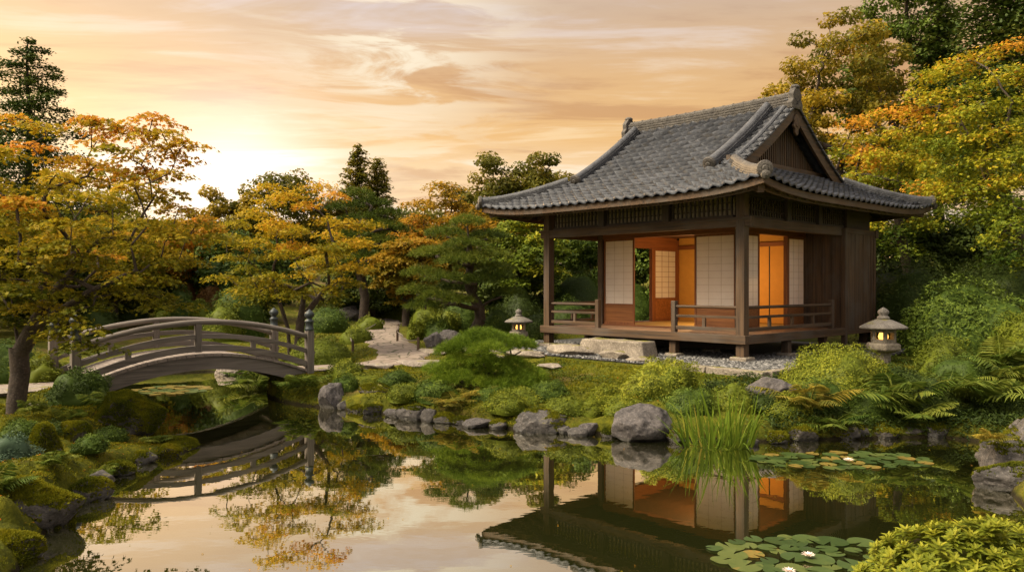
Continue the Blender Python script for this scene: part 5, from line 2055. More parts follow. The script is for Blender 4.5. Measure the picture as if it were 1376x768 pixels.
right_maple('broad yellow green maple overhanging from the right picture edge',
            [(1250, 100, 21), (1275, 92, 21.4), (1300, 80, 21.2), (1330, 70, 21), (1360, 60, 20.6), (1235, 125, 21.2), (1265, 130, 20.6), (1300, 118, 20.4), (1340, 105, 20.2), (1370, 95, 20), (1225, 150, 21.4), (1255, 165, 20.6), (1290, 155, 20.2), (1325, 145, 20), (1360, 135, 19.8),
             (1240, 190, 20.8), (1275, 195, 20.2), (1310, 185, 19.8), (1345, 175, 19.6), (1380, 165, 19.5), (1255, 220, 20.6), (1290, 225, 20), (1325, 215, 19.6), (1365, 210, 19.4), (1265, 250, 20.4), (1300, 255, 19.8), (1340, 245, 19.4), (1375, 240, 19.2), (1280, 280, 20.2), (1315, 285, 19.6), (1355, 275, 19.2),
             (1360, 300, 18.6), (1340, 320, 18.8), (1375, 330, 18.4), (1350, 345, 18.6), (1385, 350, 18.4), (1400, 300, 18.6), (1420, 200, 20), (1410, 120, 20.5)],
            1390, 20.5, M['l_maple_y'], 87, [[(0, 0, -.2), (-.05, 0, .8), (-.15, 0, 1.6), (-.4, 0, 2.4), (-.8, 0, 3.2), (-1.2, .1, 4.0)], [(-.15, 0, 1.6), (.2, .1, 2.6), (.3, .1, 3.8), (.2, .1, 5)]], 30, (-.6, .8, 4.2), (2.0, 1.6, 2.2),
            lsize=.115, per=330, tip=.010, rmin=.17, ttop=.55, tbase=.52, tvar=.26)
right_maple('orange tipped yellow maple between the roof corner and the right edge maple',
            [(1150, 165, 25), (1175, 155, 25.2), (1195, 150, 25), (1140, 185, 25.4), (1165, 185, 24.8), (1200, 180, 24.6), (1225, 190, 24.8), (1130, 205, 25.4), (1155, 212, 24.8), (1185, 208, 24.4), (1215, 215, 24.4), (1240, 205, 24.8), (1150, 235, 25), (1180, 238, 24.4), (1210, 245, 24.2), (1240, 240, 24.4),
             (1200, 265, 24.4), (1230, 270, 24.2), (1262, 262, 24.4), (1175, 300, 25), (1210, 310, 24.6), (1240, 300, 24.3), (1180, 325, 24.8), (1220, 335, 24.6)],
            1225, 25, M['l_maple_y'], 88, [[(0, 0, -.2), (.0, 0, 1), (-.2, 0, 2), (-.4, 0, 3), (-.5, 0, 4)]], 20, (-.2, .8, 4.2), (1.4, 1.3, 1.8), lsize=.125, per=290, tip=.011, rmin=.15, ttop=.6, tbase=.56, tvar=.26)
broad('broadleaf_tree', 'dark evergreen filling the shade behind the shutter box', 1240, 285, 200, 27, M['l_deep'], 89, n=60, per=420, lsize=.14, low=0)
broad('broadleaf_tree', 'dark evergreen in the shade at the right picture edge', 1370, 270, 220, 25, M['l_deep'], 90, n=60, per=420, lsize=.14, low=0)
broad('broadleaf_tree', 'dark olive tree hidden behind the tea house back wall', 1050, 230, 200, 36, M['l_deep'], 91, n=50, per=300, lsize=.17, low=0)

# ================================================================== SHRUBS
def sh(px, D, rx, h, mat, seed, label, ry=None, dz=0.0, **kw):
    x = at(px, D)
    return shrub(label, (x, D, g1(x, D) + dz), rx, ry or rx, h, M[mat], seed, **kw)


GB = 'clipped shrubs on the far slope behind the bridge'
for k, (px, py, D, w, mat, lb) in enumerate([
        (240, 395, 27, 52, 'l_green', 'round green clipped shrub beyond the bridge rail'), (283, 392, 28, 50, 'l_bronze', 'bronze brown clipped dome left of the golden maple'), (255, 378, 30, 34, 'l_bronze', 'small russet clipped shrub on the slope'),
        (270, 410, 26, 36, 'l_azalea', 'low olive clipped dome above the handrail'), (218, 420, 25, 30, 'l_azalea', 'small yellow green clipped ball near the bridge crown'), (320, 400, 25, 80, 'l_green', 'wide fresh green mound under the golden maple'), (300, 420, 24, 60, 'l_azalea', 'olive mound just behind the bridge'),
        (170, 405, 27, 60, 'l_deep', 'dark clipped mound behind the left part of the bridge'), (130, 425, 24, 60, 'l_deep', 'dark shrub between the bridge and the left maple'), (205, 362, 34, 60, 'l_green', 'pale green shrub far up the slope'), (180, 385, 31, 50, 'l_deep', 'dark round shrub far up the slope'),
        (305, 375, 32, 46, 'l_bronze', 'rusty shrub under the left side of the golden maple')]):
    x = at(px, D)
    rr_ = w / F_PX * D / 2
    zt = EYE + (CY - (py - w * .30)) / F_PX * D
    z0 = g1(x, D)
    h = max(rr_ * .8, zt - z0)
    shrub(lb, (x, D, z0), rr_, rr_, h, M[mat], 100 + k, n=3200, lsize=.075, group=GB, lump=.08, depth=.12)

# round the path and the bridge's right end
sh(432, 18.4, .85, .72, 'l_azalea', 120, 'broad clipped azalea behind the right bridge posts', n=5200, lsize=.05, lump=.1, tbase=.3)
sh(360, 17.6, .55, .45, 'l_azalea', 121, 'low yellow green shrub between the two right bridge posts', n=2600, lsize=.05)
sh(395, 16.9, .50, .42, 'l_azalea', 122, 'low shrub tucked against the right newel post', n=2600, lsize=.05)
sh(466, 15.6, .40, .42, 'l_azalea', 123, 'small round azalea where the path meets the bridge', n=3000, lsize=.045)
sh(478, 23, .55, .5, 'l_azalea', 124, 'round clipped shrub by the left rope post of the path', n=2400, lsize=.055, lump=.06, depth=.1)
sh(497, 27, .55, .5, 'l_azalea', 125, 'round clipped shrub at the first bend of the path', n=2000, lsize=.06, lump=.06, depth=.1)
sh(440, 26, .9, .9, 'l_green', 126, 'dark green shrub behind the golden maple stems', n=2600, lsize=.07)
sh(522, 34.5, 1.0, 1.2, 'l_azalea', 127, 'loose pale shrub at the far end of the path', n=2200, lsize=.09, lump=.25)
sh(560, 36, 1.1, 1.3, 'l_deep', 128, 'dark shrub right of the far path end', n=2200, lsize=.09)
for k, (px, py, D, w, mat, lb) in enumerate([(572, 425, 25.5, 46, 'l_azalea', 'yellow green clipped ball right of the path bend'), (600, 425, 25, 44, 'l_azalea', 'clipped ball below the large pine'), (558, 442, 23.2, 30, 'l_azalea', 'small clipped shrub behind the right rope fence'),
                                              (590, 440, 22.5, 44, 'l_green', 'dark green cushion behind the paired rocks'), (575, 410, 28, 50, 'l_lime', 'bright yellow shrub under the left of the large pine'), (625, 418, 26, 70, 'l_green', 'mid green shrub under the large pine'), (668, 432, 24, 60, 'l_green', 'green shrub between large pine and small lantern'),
                                              (720, 440, 23, 60, 'l_deep', 'dark shrub behind the small stone lantern'), (700, 405, 26, 80, 'l_deep', 'dark tall shrub behind the small lantern cap'), (760, 425, 26, 90, 'l_green', 'leafy green shrub seen below the left veranda rail'), (780, 385, 28, 100, 'l_deep', 'dark leafy shrub seen between the veranda posts'), (850, 400, 28, 90, 'l_green', 'green shrub behind the left paper door')]):
    x = at(px, D)
    rr_ = w / F_PX * D / 2
    z0 = g1(x, D)
    h = max(rr_ * .7, EYE + (CY - (py - w * .35)) / F_PX * D - z0)
    shrub(lb, (x, D, z0), rr_, rr_, h, M[mat], 140 + k, n=3600, lsize=.065, lump=.14)

# in front of the tea house
sh(888, 13.0, .76, .74, 'l_azalea', 160, 'large yellow green azalea in front of the pebble bed', n=10500, lsize=.045, lump=.2, tbase=.68, leaf='ellip')
sh(812, 12.6, .28, .26, 'l_azalea', 161, 'small round azalea beside the big grey boulder', n=2600, lsize=.04, lump=.2, tbase=.7)
sh(1122, 12.9, 1.0, .96, 'l_azalea', 162, 'broad clipped green azalea below the right lantern', n=13000, lsize=.045, lump=.16, tbase=.58)
sh(1262, 14.2, .62, .82, 'l_azalea', 163, 'olive shrub right of the glowing lantern', n=5200, lsize=.05, lump=.3, tbase=.3)
sh(1290, 17.2, 1.35, 1.55, 'l_green', 164, 'tall fresh green shrub behind the right lantern', n=8000, lsize=.085, lump=.3, tbase=.62, updir=0.0)
sh(1225, 20.5, 1.5, 2.3, 'l_deep', 165, 'dark glossy camellia beside the shutter box', n=8000, lsize=.085, lump=.25, tbase=.5)
sh(1330, 20.5, 1.9, 2.1, 'l_deep', 166, 'dark leafy shrub at the right below the maple', n=8000, lsize=.09, lump=.25, tbase=.45)
sh(1385, 16.0, .9, 1.0, 'l_lime', 167, 'yellow leafy shrub cut by the right picture edge', n=4200, lsize=.075, lump=.3, tbase=.35)
sh(1345, 13.6, .8, .55, 'l_deep', 168, 'dark low shrub among the ferns at the right', n=4200, lsize=.055, lump=.25)
sh(1200, 13.4, .6, .45, 'l_deep', 169, 'dark low shrub at the foot of the right lantern', n=3400, lsize=.05, lump=.25)
sh(1035, 11.9, .35, .22, 'l_deep', 170, 'low dark cushion plant right of the iris clump', n=1800, lsize=.045, lump=.25)
for k, (px, D, w, h, mat, lb) in enumerate([
        (545, 13.7, .34, .20, 'l_azalea', 'low green cushion plant above the slanted waterline rock'), (585, 13.5, .36, .22, 'l_green', 'dark green cushion left of the yellow fern'), (660, 13.2, .40, .22, 'l_green', 'dark low cushion under the right side of the small pine'),
        (700, 13.0, .42, .24, 'l_azalea', 'green heather cushion above the flat topped boulder'), (735, 13.2, .36, .2, 'l_green', 'low green cushion on the bare moss right of the small pine'), (762, 12.3, .36, .24, 'l_azalea', 'yellow green cushion behind the small dark rock'),
        (680, 12.5, .34, .2, 'l_azalea', 'mossy cushion hanging over the water left of the flat topped boulder'), (835, 12.1, .34, .24, 'l_azalea', 'cushion plant squeezed behind the largest boulder'), (795, 12.2, .26, .2, 'l_lime', 'bright little cushion at the shore left of the largest boulder'),
        (490, 14.9, .34, .2, 'l_azalea', 'low cushion beside the weathered rock below the path'), (535, 14.6, .34, .2, 'l_green', 'dark low cushion in the moss below the path slabs'), (465, 14.6, .26, .22, 'l_green', 'small dark cushion behind the upright boulder'),
        (925, 12.0, .40, .30, 'l_green', 'leafy cushion between the large azalea and the iris'), (985, 12.1, .36, .28, 'l_azalea', 'leafy cushion behind the right half of the iris'), (1055, 11.75, .36, .26, 'l_azalea', 'low green plant under the grey boulder right of the iris'),
        (1100, 12.0, .40, .34, 'l_green', 'low green plant in front of the broad azalea'), (1160, 11.9, .42, .30, 'l_green', 'low green plant between the two right fern clumps'), (1250, 12.1, .5, .36, 'l_deep', 'dark low plant at the shore under the dark fern'), (1290, 13.0, .5, .5, 'l_green', 'green shrub behind the dark fern'), (1180, 12.8, .4, .46, 'l_green', 'green shrub in front of the right lantern base')]):
    sh(px, D, w * 1.12, h * 1.4, mat, 600 + k, lb, tbase=.42 + .2 * ((k * 7) % 5) / 4, n=3000, lsize=.036, lump=.2, puff=.07)
for k, (px, D, w, h, mat, lb) in enumerate([(120, 9.3, .22, .16, 'l_green', 'tiny green cushion in the left moss near the shore'), (70, 9.6, .26, .18, 'l_deep', 'dark tiny cushion in the middle of the left moss'), (150, 10.4, .24, .18, 'l_green', 'small green cushion left of the fern on the mossy point'), (30, 9.4, .3, .22, 'l_green', 'leafy cushion right behind the grey green shrub')]):
    sh(px, D, w, h, mat, 640 + k, lb, n=1800, lsize=.03, lump=.2, puff=.05)
# left bank
sh(108, 12.2, .52, .48, 'l_green', 171, 'dark rounded box shrub at the left foot of the bridge', n=5200, lsize=.042, lump=.22, tbase=.35)
sh(52, 13.9, .45, .48, 'l_lime', 172, 'bright lime shrub behind the left maple trunk', n=3200, lsize=.05, lump=.25, tbase=.45)
sh(-5, 15.5, .9, .8, 'l_green', 173, 'green shrub at the left edge behind the flagstones', n=3600, lsize=.055, lump=.2)
sh(-8, 8.35, .42, .44, 'l_blue', 174, 'grey green small leaved shrub cut by the left picture edge', n=5200, lsize=.034, lump=.35)
# the shrub in the bottom right corner: whorls of bright leaves
r = np.random.default_rng(180)
g = Geo()
cx_, cy_, rx_, ry_, hh = at(1334, 4.75), 4.75, .86, .55, .55
z0 = g1(cx_, cy_)
n = 620
d = unit(r.normal(size=(n, 3)) + np.array([0, -.2, .4]))
d[:, 2] = np.abs(d[:, 2])
lum = 1 + .16 * fbm(d * 2.2, 2, 9)
C = d * lum[:, None] * (1 - .22 * r.uniform(0, 1, (n, 1)) ** 2) * np.array([rx_, ry_, hh])
axis = unit(d * .6 + np.array([0, 0, .75]) + r.normal(0, .22, (n, 3)))
for ring, (cnt, el, ln) in enumerate(((7, .25, .070), (6, .75, .062), (4, 1.5, .046))):
    ci = np.repeat(np.arange(n), cnt)
    a = np.tile(np.arange(cnt) * 2 * np.pi / cnt, n) + np.repeat(r.uniform(0, 6, n), cnt)
    e1 = unit(np.cross(axis[ci], (0.3, .2, .9)))
    e2 = np.cross(axis[ci], e1)
    rad = e1 * np.cos(a)[:, None] + e2 * np.sin(a)[:, None]
    T = unit(rad + axis[ci] * el + r.normal(0, .12, rad.shape))
    Nn = unit(axis[ci] - rad * el * .6)
    tint = .44 + .17 * ring + r.normal(0, .10, len(ci)) + np.repeat(r.normal(0, .10, n), cnt)
    g.add(*leaf_geo(C[ci] + axis[ci] * ring * .012, Nn, ln * r.uniform(.75, 1.25, len(ci)), tint, 'ellip', r, T=T))
k = 12
th, ph = np.meshgrid(np.linspace(0, 2 * np.pi, 24, endpoint=False), np.linspace(-.2, np.pi / 2, k))
Dm = np.stack([np.cos(th) * np.cos(ph), np.sin(th) * np.cos(ph), np.sin(ph)], -1)
V = (Dm * .80 * np.array([rx_, ry_, hh])).reshape(-1, 3)
ix = np.arange(24 * k).reshape(k, 24)
nxt = np.roll(ix, -1, axis=1)
q = np.stack([ix[:-1], nxt[:-1], nxt[1:], ix[1:]], -1).reshape(-1, 4)
g.add(V, q, np.full(len(q), .35))
o = g.build('shrub', M['l_lime'], None, (cx_, cy_, z0))
tag(o, 'bright yellow green leafy shrub in the bottom right corner', 'shrub')

# ================================================================== FERNS, IRIS
def fz(px, D, dz=0.0):
    x = at(px, D)
    return (x, D, max(g1(x, D), .02) + dz)


fern('pale arching fern beside the box shrub by the bridge', fz(152, 11.7, .03), 201, 13, .62, 'l_fern')
fern('small fern on the mossy point of the left bank', fz(212, 10.5, .03), 202, 8, .30, 'l_fern')
fern('fern leaning in at the bottom left picture edge', fz(-12, 6.9, .05), 203, 10, .45, 'l_fern')
fern('dark green fern under the right end of the bridge', fz(408, 14.7, .10), 204, 12, .60, 'l_fern', el=(15, 60))
fern('pale yellowish fern under the small bright pine', fz(612, 13.0, .05), 205, 12, .55, 'l_fern_y', el=(15, 60))
fern('yellow brown fern in front of the broad azalea', fz(1088, 11.7, .12), 206, 10, .85, 'l_fern_y', el=(35, 78))
fern('green fern below the yellow brown fern at the water', fz(1120, 11.35, .08), 207, 12, .55, 'l_fern', el=(5, 55))
fern('tall upright fern in front of the right lantern', fz(1205, 12.0, .12), 208, 11, 1.1, 'l_fern', el=(40, 80))
fern('low fern hanging to the water below the right lantern', fz(1230, 11.65, .10), 209, 12, .7, 'l_fern', el=(0, 50))
fern('large spreading fern left of the right edge rocks', fz(1318, 11.9, .16), 210, 12, 1.0, 'l_fern', el=(30, 75))
fern('fern above the right edge rocks', fz(1372, 12.4, .2), 211, 11, 1.0, 'l_fern', el=(35, 78))
fern('bluish green fern behind the large spreading fern', fz(1345, 13.4, .35), 212, 10, .95, 'l_fern', el=(35, 78))
fern('dark fern between the two right hand fern clumps', fz(1272, 12.3, .12), 213, 10, .85, 'l_fern', el=(30, 75))
fern('small yellow fern on the moss near the middle boulder', fz(640, 13.3, .05), 214, 9, .4, 'l_fern_y', el=(15, 60))
fern('dark fern clump under the bridge arch on the far bank', fz(345, 17.0, .1), 215, 14, .8, 'l_fern', el=(5, 60))
fern('yellow leafed fern growing among the right edge rocks', (at(1332, 9.1), 9.1, .42), 216, 10, .26, 'l_fern_y', el=(25, 70))

fern('small fern in the moss between the left maple and the capped boulder', fz(96, 10.4, .05), 220, 9, .34, 'l_fern')
fern('tiny fern at the left shore under the bank edge', fz(140, 8.9, .08), 221, 8, .26, 'l_fern', el=(15, 60))
fern('small fern beside the trunk of the left maple', fz(45, 10.3, .05), 222, 9, .36, 'l_fern')
fern('dark little fern above the big moss covered rock', fz(70, 7.9, .05), 223, 9, .30, 'l_fern')
r = np.random.default_rng(230)
g = Geo()
n = 125
a = r.uniform(0, 2 * np.pi, n)
q = np.sqrt(r.uniform(0, 1, n))
Pb = np.stack([q * np.cos(a) * .50, q * np.sin(a) * .26, np.full(n, -.05)], -1)
lean = np.stack([q * np.cos(a) * .16 + r.normal(0, .10, n), q * np.sin(a) * .16 + r.normal(0, .08, n)], -1)
hgt = r.uniform(.45, 1.12, n) * (1 - .25 * q)
K = 6
t = np.linspace(0, 1, K)
bend = r.uniform(.1, .7, n) * (r.uniform(0, 1, n) > .4) + 2.2 * (r.uniform(0, 1, n) > .90)
X = Pb[:, None, :2] + lean[:, None, :] * (t[None, :, None] + bend[:, None, None] * t[None, :, None] ** 3)
Z = Pb[:, None, 2] + hgt[:, None] * (t[None] - .28 * np.minimum(bend[:, None], 2.6) * t[None] ** 3)
Z = np.maximum(Z, .012)
ctr = np.concatenate([X, Z[..., None]], -1)
wd = r.uniform(.009, .019, n)[:, None] * (1 - t[None] ** 2.5) + .0012
ya = r.uniform(0, np.pi, n)
sd2 = np.stack([np.cos(ya), np.sin(ya) * .5, 0 * ya], -1)
L_, R_ = ctr - sd2[:, None] * wd[..., None], ctr + sd2[:, None] * wd[..., None]
V = np.stack([L_, R_], 2).reshape(-1, 3)
ix = np.arange(n * K * 2).reshape(n, K, 2)
fq = np.stack([ix[:, :-1, 0], ix[:, :-1, 1], ix[:, 1:, 1], ix[:, 1:, 0]], -1).reshape(-1, 4)
g.add(V, fq, np.repeat(r.normal(.36, .15, n) + .5 * (r.uniform(0, 1, n) > .96), K - 1))
o = g.build('iris_plant', M['l_iris'], None, (at(962, 10.75), 10.75, 0.0))
tag(o, 'clump of tall green iris blades standing in the water', 'iris plant')

# ================================================================== ROCKS
def rk(px, py, D, w, h, d, mat, seed, label, rot=0.0, z=None, **kw):
    x = at(px, D)
    if z is None:
        z = max(0.0, g1(x, D))
    return rock(label, (x, D, z), (w, d, h), seed, mat, rot, **kw)


WATERLINE = {301, 302, 303, 304, 305, 306, 308, 309, 310, 311, 312, 322, 323, 324, 325, 326, 327, 328, 329, 332, 333, 334, 335, 336, 337, 338, 339, 340, 341, 360, 361, 362, 363, 364, 367, 368, 369, 370, 371, 372, 373, 374, 375}
ROCKS = [
    (866, 0, 11.35, .98, .74, .80, 'rock_bare', 301, 'largest grey boulder at the water left of the iris', .2),
    (722, 0, 11.95, .88, .46, .6, 'rock', 302, 'flat topped mossy boulder at the middle of the bank', .1),
    (640, 0, 12.35, .58, .22, .4, 'rock_bare', 303, 'low flat grey rock at the waterline below the small pine', 0),
    (790, 0, 11.75, .38, .30, .3, 'rock_bare', 304, 'small dark rock between the two middle boulders', .4),
    (778, 0, 11.6, .34, .18, .25, 'rock', 305, 'low pale rock just above the waterline beside the middle boulders', 0),
    (448, 0, 14.3, .52, .74, .5, 'rock_bare', 306, 'upright dark boulder near the right bridge end', .3),
    (505, 0, 14.3, .62, .30, .45, 'rock_moss', 307, 'weathered rock set in the moss below the path', .1),
    (500, 0, 13.65, .46, .22, .35, 'rock_moss', 308, 'small dark mossy rock above the left middle waterline', .7),
    (527, 0, 13.35, .30, .20, .3, 'rock_bare', 309, 'small pale stone in the moss on the left middle bank', .2),
    (553, 0, 13.05, .56, .38, .4, 'rock', 310, 'slanted grey rock at the water below the yellow fern', -.5),
    (577, 0, 12.85, .28, .34, .3, 'rock', 311, 'upright grey stone next to the slanted waterline rock', .1),
    (535, 0, 13.2, .26, .16, .2, 'rock', 312, 'tiny stone at the waterline on the left middle bank', .1),
    (1030, 0, 12.3, .95, .58, .7, 'rock_bare', 313, 'grey boulder between the iris and the broad azalea', .1),
    (335, 0, 19.2, .40, .45, .4, 'rock_bare', 314, 'grey stone beyond the bridge between the shrubs', .2),
    (455, 0, 19.6, .46, .42, .4, 'rock_bare', 315, 'grey stone behind the small round azalea', .5),
    (582, 0, 20.4, .55, .62, .5, 'rock_bare', 316, 'left of the paired grey rocks beside the path', .3),
    (607, 0, 20.9, .85, .66, .6, 'rock_bare', 317, 'right and larger of the paired grey rocks beside the path', -.2),
    (470, 0, 32, 1.4, 1.0, .9, 'rock_bare', 318, 'far grey rock at the top of the path', .1),
    (306, 0, 19.6, .7, .36, .5, 'slab', 320, 'tan rock on the far shore seen under the bridge', .2),
    (172, 0, 11.15, 1.05, .74, .8, 'rock_moss', 321, 'moss capped dark boulder on the left bank', .2),
    (235, 0, 10.75, .70, .24, .55, 'rock_moss', 322, 'low mossy rock at the tip of the left bank', -.5),
    (38, 0, 7.2, .95, .64, .75, 'rock_moss', 323, 'big moss covered rock with a bare grey patch at lower left', .3),
    (0, 0, 6.25, .62, .36, .5, 'rock_moss', 324, 'mossy rock in the bottom left corner', .3),
    (1352, 0, 8.6, .80, .42, .6, 'rock', 326, 'front rock of the group at the right picture edge', .1),
    (1350, 0, 9.35, .75, .64, .6, 'rock', 327, 'middle rock of the group at the right picture edge', .6),
    (1385, 0, 9.9, .80, .82, .7, 'rock', 328, 'highest rear rock of the group at the right picture edge', .2),
    (1140, 0, 11.45, .45, .35, .4, 'rock_moss', 329, 'brown rock in the shade under the right ferns', .2),
    (1262, 0, 12.5, .9, .5, .5, 'rock_moss', 330, 'flat mossy ledge stone among the right ferns', .1),
    (1090, 0, 13.6, .9, .32, .6, 'rock_bare', 331, 'flat stone beside the kerb corner of the pebble bed', .4),
    (410, 0, 14.9, .35, .3, .3, 'rock', 332, 'dark rock under the end of the bridge', .4),
    (1075, 0, 11.3, .5, .3, .4, 'rock_moss', 334, 'low mossy rock at the water below the yellow brown fern', .2),
    (1185, 0, 11.55, .6, .34, .4, 'rock_moss', 335, 'dark mossy rock at the water below the tall upright fern', .5),
    (1225, 0, 11.6, .4, .26, .3, 'rock', 336, 'small dark rock at the water below the hanging fern', .1),
    (1300, 0, 11.6, .7, .4, .4, 'rock_moss', 337, 'mossy shore rock under the large spreading fern', .1),
    (668, 0, 12.2, .34, .2, .3, 'rock', 338, 'small mossy stone at the shore left of the flat topped boulder', .1),
    (760, 0, 11.75, .26, .16, .2, 'rock', 339, 'little stone touching the right side of the flat topped boulder', .1),
    (600, 0, 12.7, .4, .24, .3, 'rock_moss', 340, 'mossy stone at the shore below the yellow fern', .1),
    (482, 0, 13.9, .36, .16, .3, 'rock_moss', 341, 'low mossy stone right of the upright dark boulder', .1),
    (118, 0, 8.15, .46, .30, .4, 'rock_moss', 360, 'mossy stone at the water above the big moss covered rock', .3),
    (135, 0, 8.75, .34, .24, .3, 'rock', 361, 'small dark stone at the left shore, second from the big moss covered rock', .8),
    (160, 0, 9.25, .44, .26, .35, 'rock_moss', 362, 'low mossy stone at the left shore below the dark hollow', .2),
    (192, 0, 9.85, .36, .22, .3, 'rock', 363, 'little grey stone at the left shore before the tip', 1.2),
    (225, 0, 10.25, .40, .22, .3, 'rock_moss', 364, 'flat mossy stone in the water edge near the left tip', .4),
    (95, 0, 9.7, .50, .50, .45, 'rock_moss', 365, 'dark moss hummock stone in the middle of the left bank', .4),
    (60, 0, 8.9, .40, .62, .4, 'rock_moss', 366, 'mossy stone in front of the grey green shrub', .9),
    (700, 0, 12.0, .26, .2, .25, 'rock', 367, 'small stone touching the left side of the flat topped boulder', .5),
    (820, 0, 11.55, .30, .2, .25, 'rock_moss', 368, 'mossy stone wedged at the left of the largest boulder', .5),
    (910, 0, 11.15, .36, .24, .3, 'rock', 369, 'dark wet stone between the largest boulder and the iris', .5),
    (1045, 0, 11.1, .36, .26, .3, 'rock_moss', 370, 'mossy stone at the shore just right of the iris', .5),
    (1155, 0, 11.5, .40, .28, .3, 'rock', 371, 'dark stone at the shore between two mossy rocks under the ferns', .9),
    (1262, 0, 11.55, .46, .30, .35, 'rock', 372, 'dark shore stone left of the large spreading fern', .3),
    (620, 0, 12.55, .30, .2, .25, 'rock', 373, 'small wet stone at the shore left of the low flat grey rock', .2),
    (520, 0, 13.75, .34, .2, .25, 'rock_moss', 374, 'moss grown stone behind the small pale stone', .2),
    (462, 0, 14.15, .30, .24, .25, 'rock', 375, 'small stone hugging the right of the upright dark boulder', .2),
    (1010, 0, 10.95, .3, .16, .2, 'rock', 333, 'small wet rock right of the iris foot', .4)]
for (px, _, D, w, h, d, mat, sd_, lb, rot) in ROCKS:
    zw = 0.0 if sd_ in WATERLINE else None
    rk(px, 0, D, w, h, d, mat, sd_, lb, rot, z=zw, lush=.45 if sd_ in (321, 322, 323, 324, 360, 362, 364, 365, 366) else 0.0)
# flat slabs at the path mouth and on the left approach
for (px, D, w, d, h, sd_, lb) in ((560, 17.0, 1.05, .6, .22, 350, 'broad pale slab at the mouth of the flagstone path'), (505, 16.4, .8, .5, .18, 351, 'flat slab between the small azalea and the path mouth'), (592, 16.6, .6, .45, .2, 352, 'small pale slab behind the small pine'), (740, 15.9, .6, .5, .2, 353, 'pale slab right of the small pine'),
                                 (430, 15.9, .7, .5, .14, 354, 'flat slab at the right foot of the bridge'), (18, 12.6, 1.2, .7, .16, 355, 'wide flat slab left of the maple trunk'), (62, 12.9, .7, .6, .16, 356, 'flat slab between the maple and the left bridge posts'), (40, 12.15, .6, .4, .14, 357, 'small flat slab in front of the wide slab by the maple')):
    x = at(px, D)
    rock(lb, (x, D, g1(x, D)), (w, d, h), sd_, 'slab', .1, 'stone_slab', 'stone slab', None, sharp=.1, flat=.5, sink=.3)

# rope barriers along the path ------------------------------------------
def rope_fence(label, pts):
    x0, y0 = at(pts[0][0], pts[0][1]), pts[0][1]
    o = thing('rope_fence', label, 'rope fence', (x0, y0, 0))
    tops = []
    for px, D in pts:
        x = at(px, D)
        z = g1(x, D)
        MB().tube([(x - x0, D - y0, z - .1), (x - x0, D - y0, z + .33), (x - x0, D - y0, z + .35)], [.036, .036, .025], 10).build('post', M['wood_v'], o)
        tops.append(np.array((x - x0, D - y0, z + .29)))
    for a, b in zip(tops[:-1], tops[1:]):
        ln = [tuple(a + (b - a) * t - np.array((0, 0, .12 * math.sin(math.pi * t)))) for t in np.linspace(0, 1, 9)]
        MB().tube(ln, .014, 6).build('rope', M['bridge_x'], o)


rope_fence('low posts with a drooping rope on the right of the path', [(562, 19.6), (534, 22.4), (535, 24.5)])
rope_fence('low posts with a drooping rope on the left of the path', [(474, 20.8), (470, 23.5), (512, 27.5)])

# ================================================================== WATER LILIES
def pad_mesh(seed):
    r = np.random.default_rng(seed)
    k = 20
    a = np.linspace(R(12), R(348), k)
    rad = 1 + .05 * np.sin(3 * a + seed) + r.normal(0, .012, k)
    V = [(0, 0, .0)] + [(math.cos(t) * q * .5, math.sin(t) * q * .5, .002) for t, q in zip(a, rad)]
    V += [(math.cos(t) * q, math.sin(t) * q, .004 + .03 * max(0, math.sin(2 * t + seed)) ** 2) for t, q in zip(a, rad)]
    F3 = [(0, 1 + i, 2 + i) for i in range(k - 1)]
    F4 = [(1 + i, 1 + k + i, 2 + k + i, 2 + i) for i in range(k - 1)]
    r_ = r.uniform(.2, .8)
    return np.array(V), np.array(F3), np.array(F4)


pad_protos = {}
rp = np.random.default_rng(400)
BINS = [.15, .35, .55, .75, .95]


def pad_obj(loc, rad, label, group, tb):
    key = (int(rp.integers(4)), int(tb))
    if key not in pad_protos:
        V, a, b = pad_mesh(key[0])
        me = raw_mesh('lily_pad', V, [a, b], np.full(len(a) + len(b), BINS[key[1]]) + np.concatenate([np.zeros(len(a)), np.random.default_rng(key[0]).normal(0, .05, len(b))]), smooth=True)
        me.materials.append(M['pad'])
        pad_protos[key] = me
    o = bpy.data.objects.new('lily_pad', pad_protos[key])
    col.objects.link(o)
    o.location = (loc[0], loc[1], .006 + rp.uniform(0, .006))
    o.rotation_euler = (rp.normal(0, .015), rp.normal(0, .015), rp.uniform(0, 6.3))
    o.scale = (rad, rad, rad)
    tag(o, label, 'lily pad', group)


def pads_in(cx, cy_, rx, ry, n, r0, r1, label, group, gap=.8, yellow=.12, filt=None):
    out = []
    tries = 0
    while len(out) < n and tries < 4000:
        tries += 1
        a, q = rp.uniform(0, 6.283), math.sqrt(rp.uniform())
        x, y, rad = cx + rx * q * math.cos(a), cy_ + ry * q * math.sin(a), rp.uniform(r0, r1)
        if pond_sd(np.array([[x, y]]))[0] > -rad * .8:
            continue
        if all(math.hypot(x - u, y - v) > (rad + w) * gap for u, v, w in out):
            out.append((x, y, rad))
    for x, y, rad in out:
        tb = 4 if rp.uniform() < yellow else int(rp.integers(0, 4))
        pad_obj((x, y), rad, label, group, tb)
    return out


near = pads_in(2.52, 6.45, .88, .45, 44, .07, .15, 'green lily pad in the near patch beside the bottom right shrub', 'lily pads in the near patch', .72, .06)
midp = pads_in(4.15, 9.95, 1.15, .50, 52, .07, .14, 'lily pad in the middle patch below the right ferns', 'lily pads in the middle patch', .72, .14)
farp = pads_in(-7.2, 16.7, .80, .75, 34, .10, .18, 'pale lily pad in the patch seen under the bridge', 'lily pads under the bridge', .8, .6)


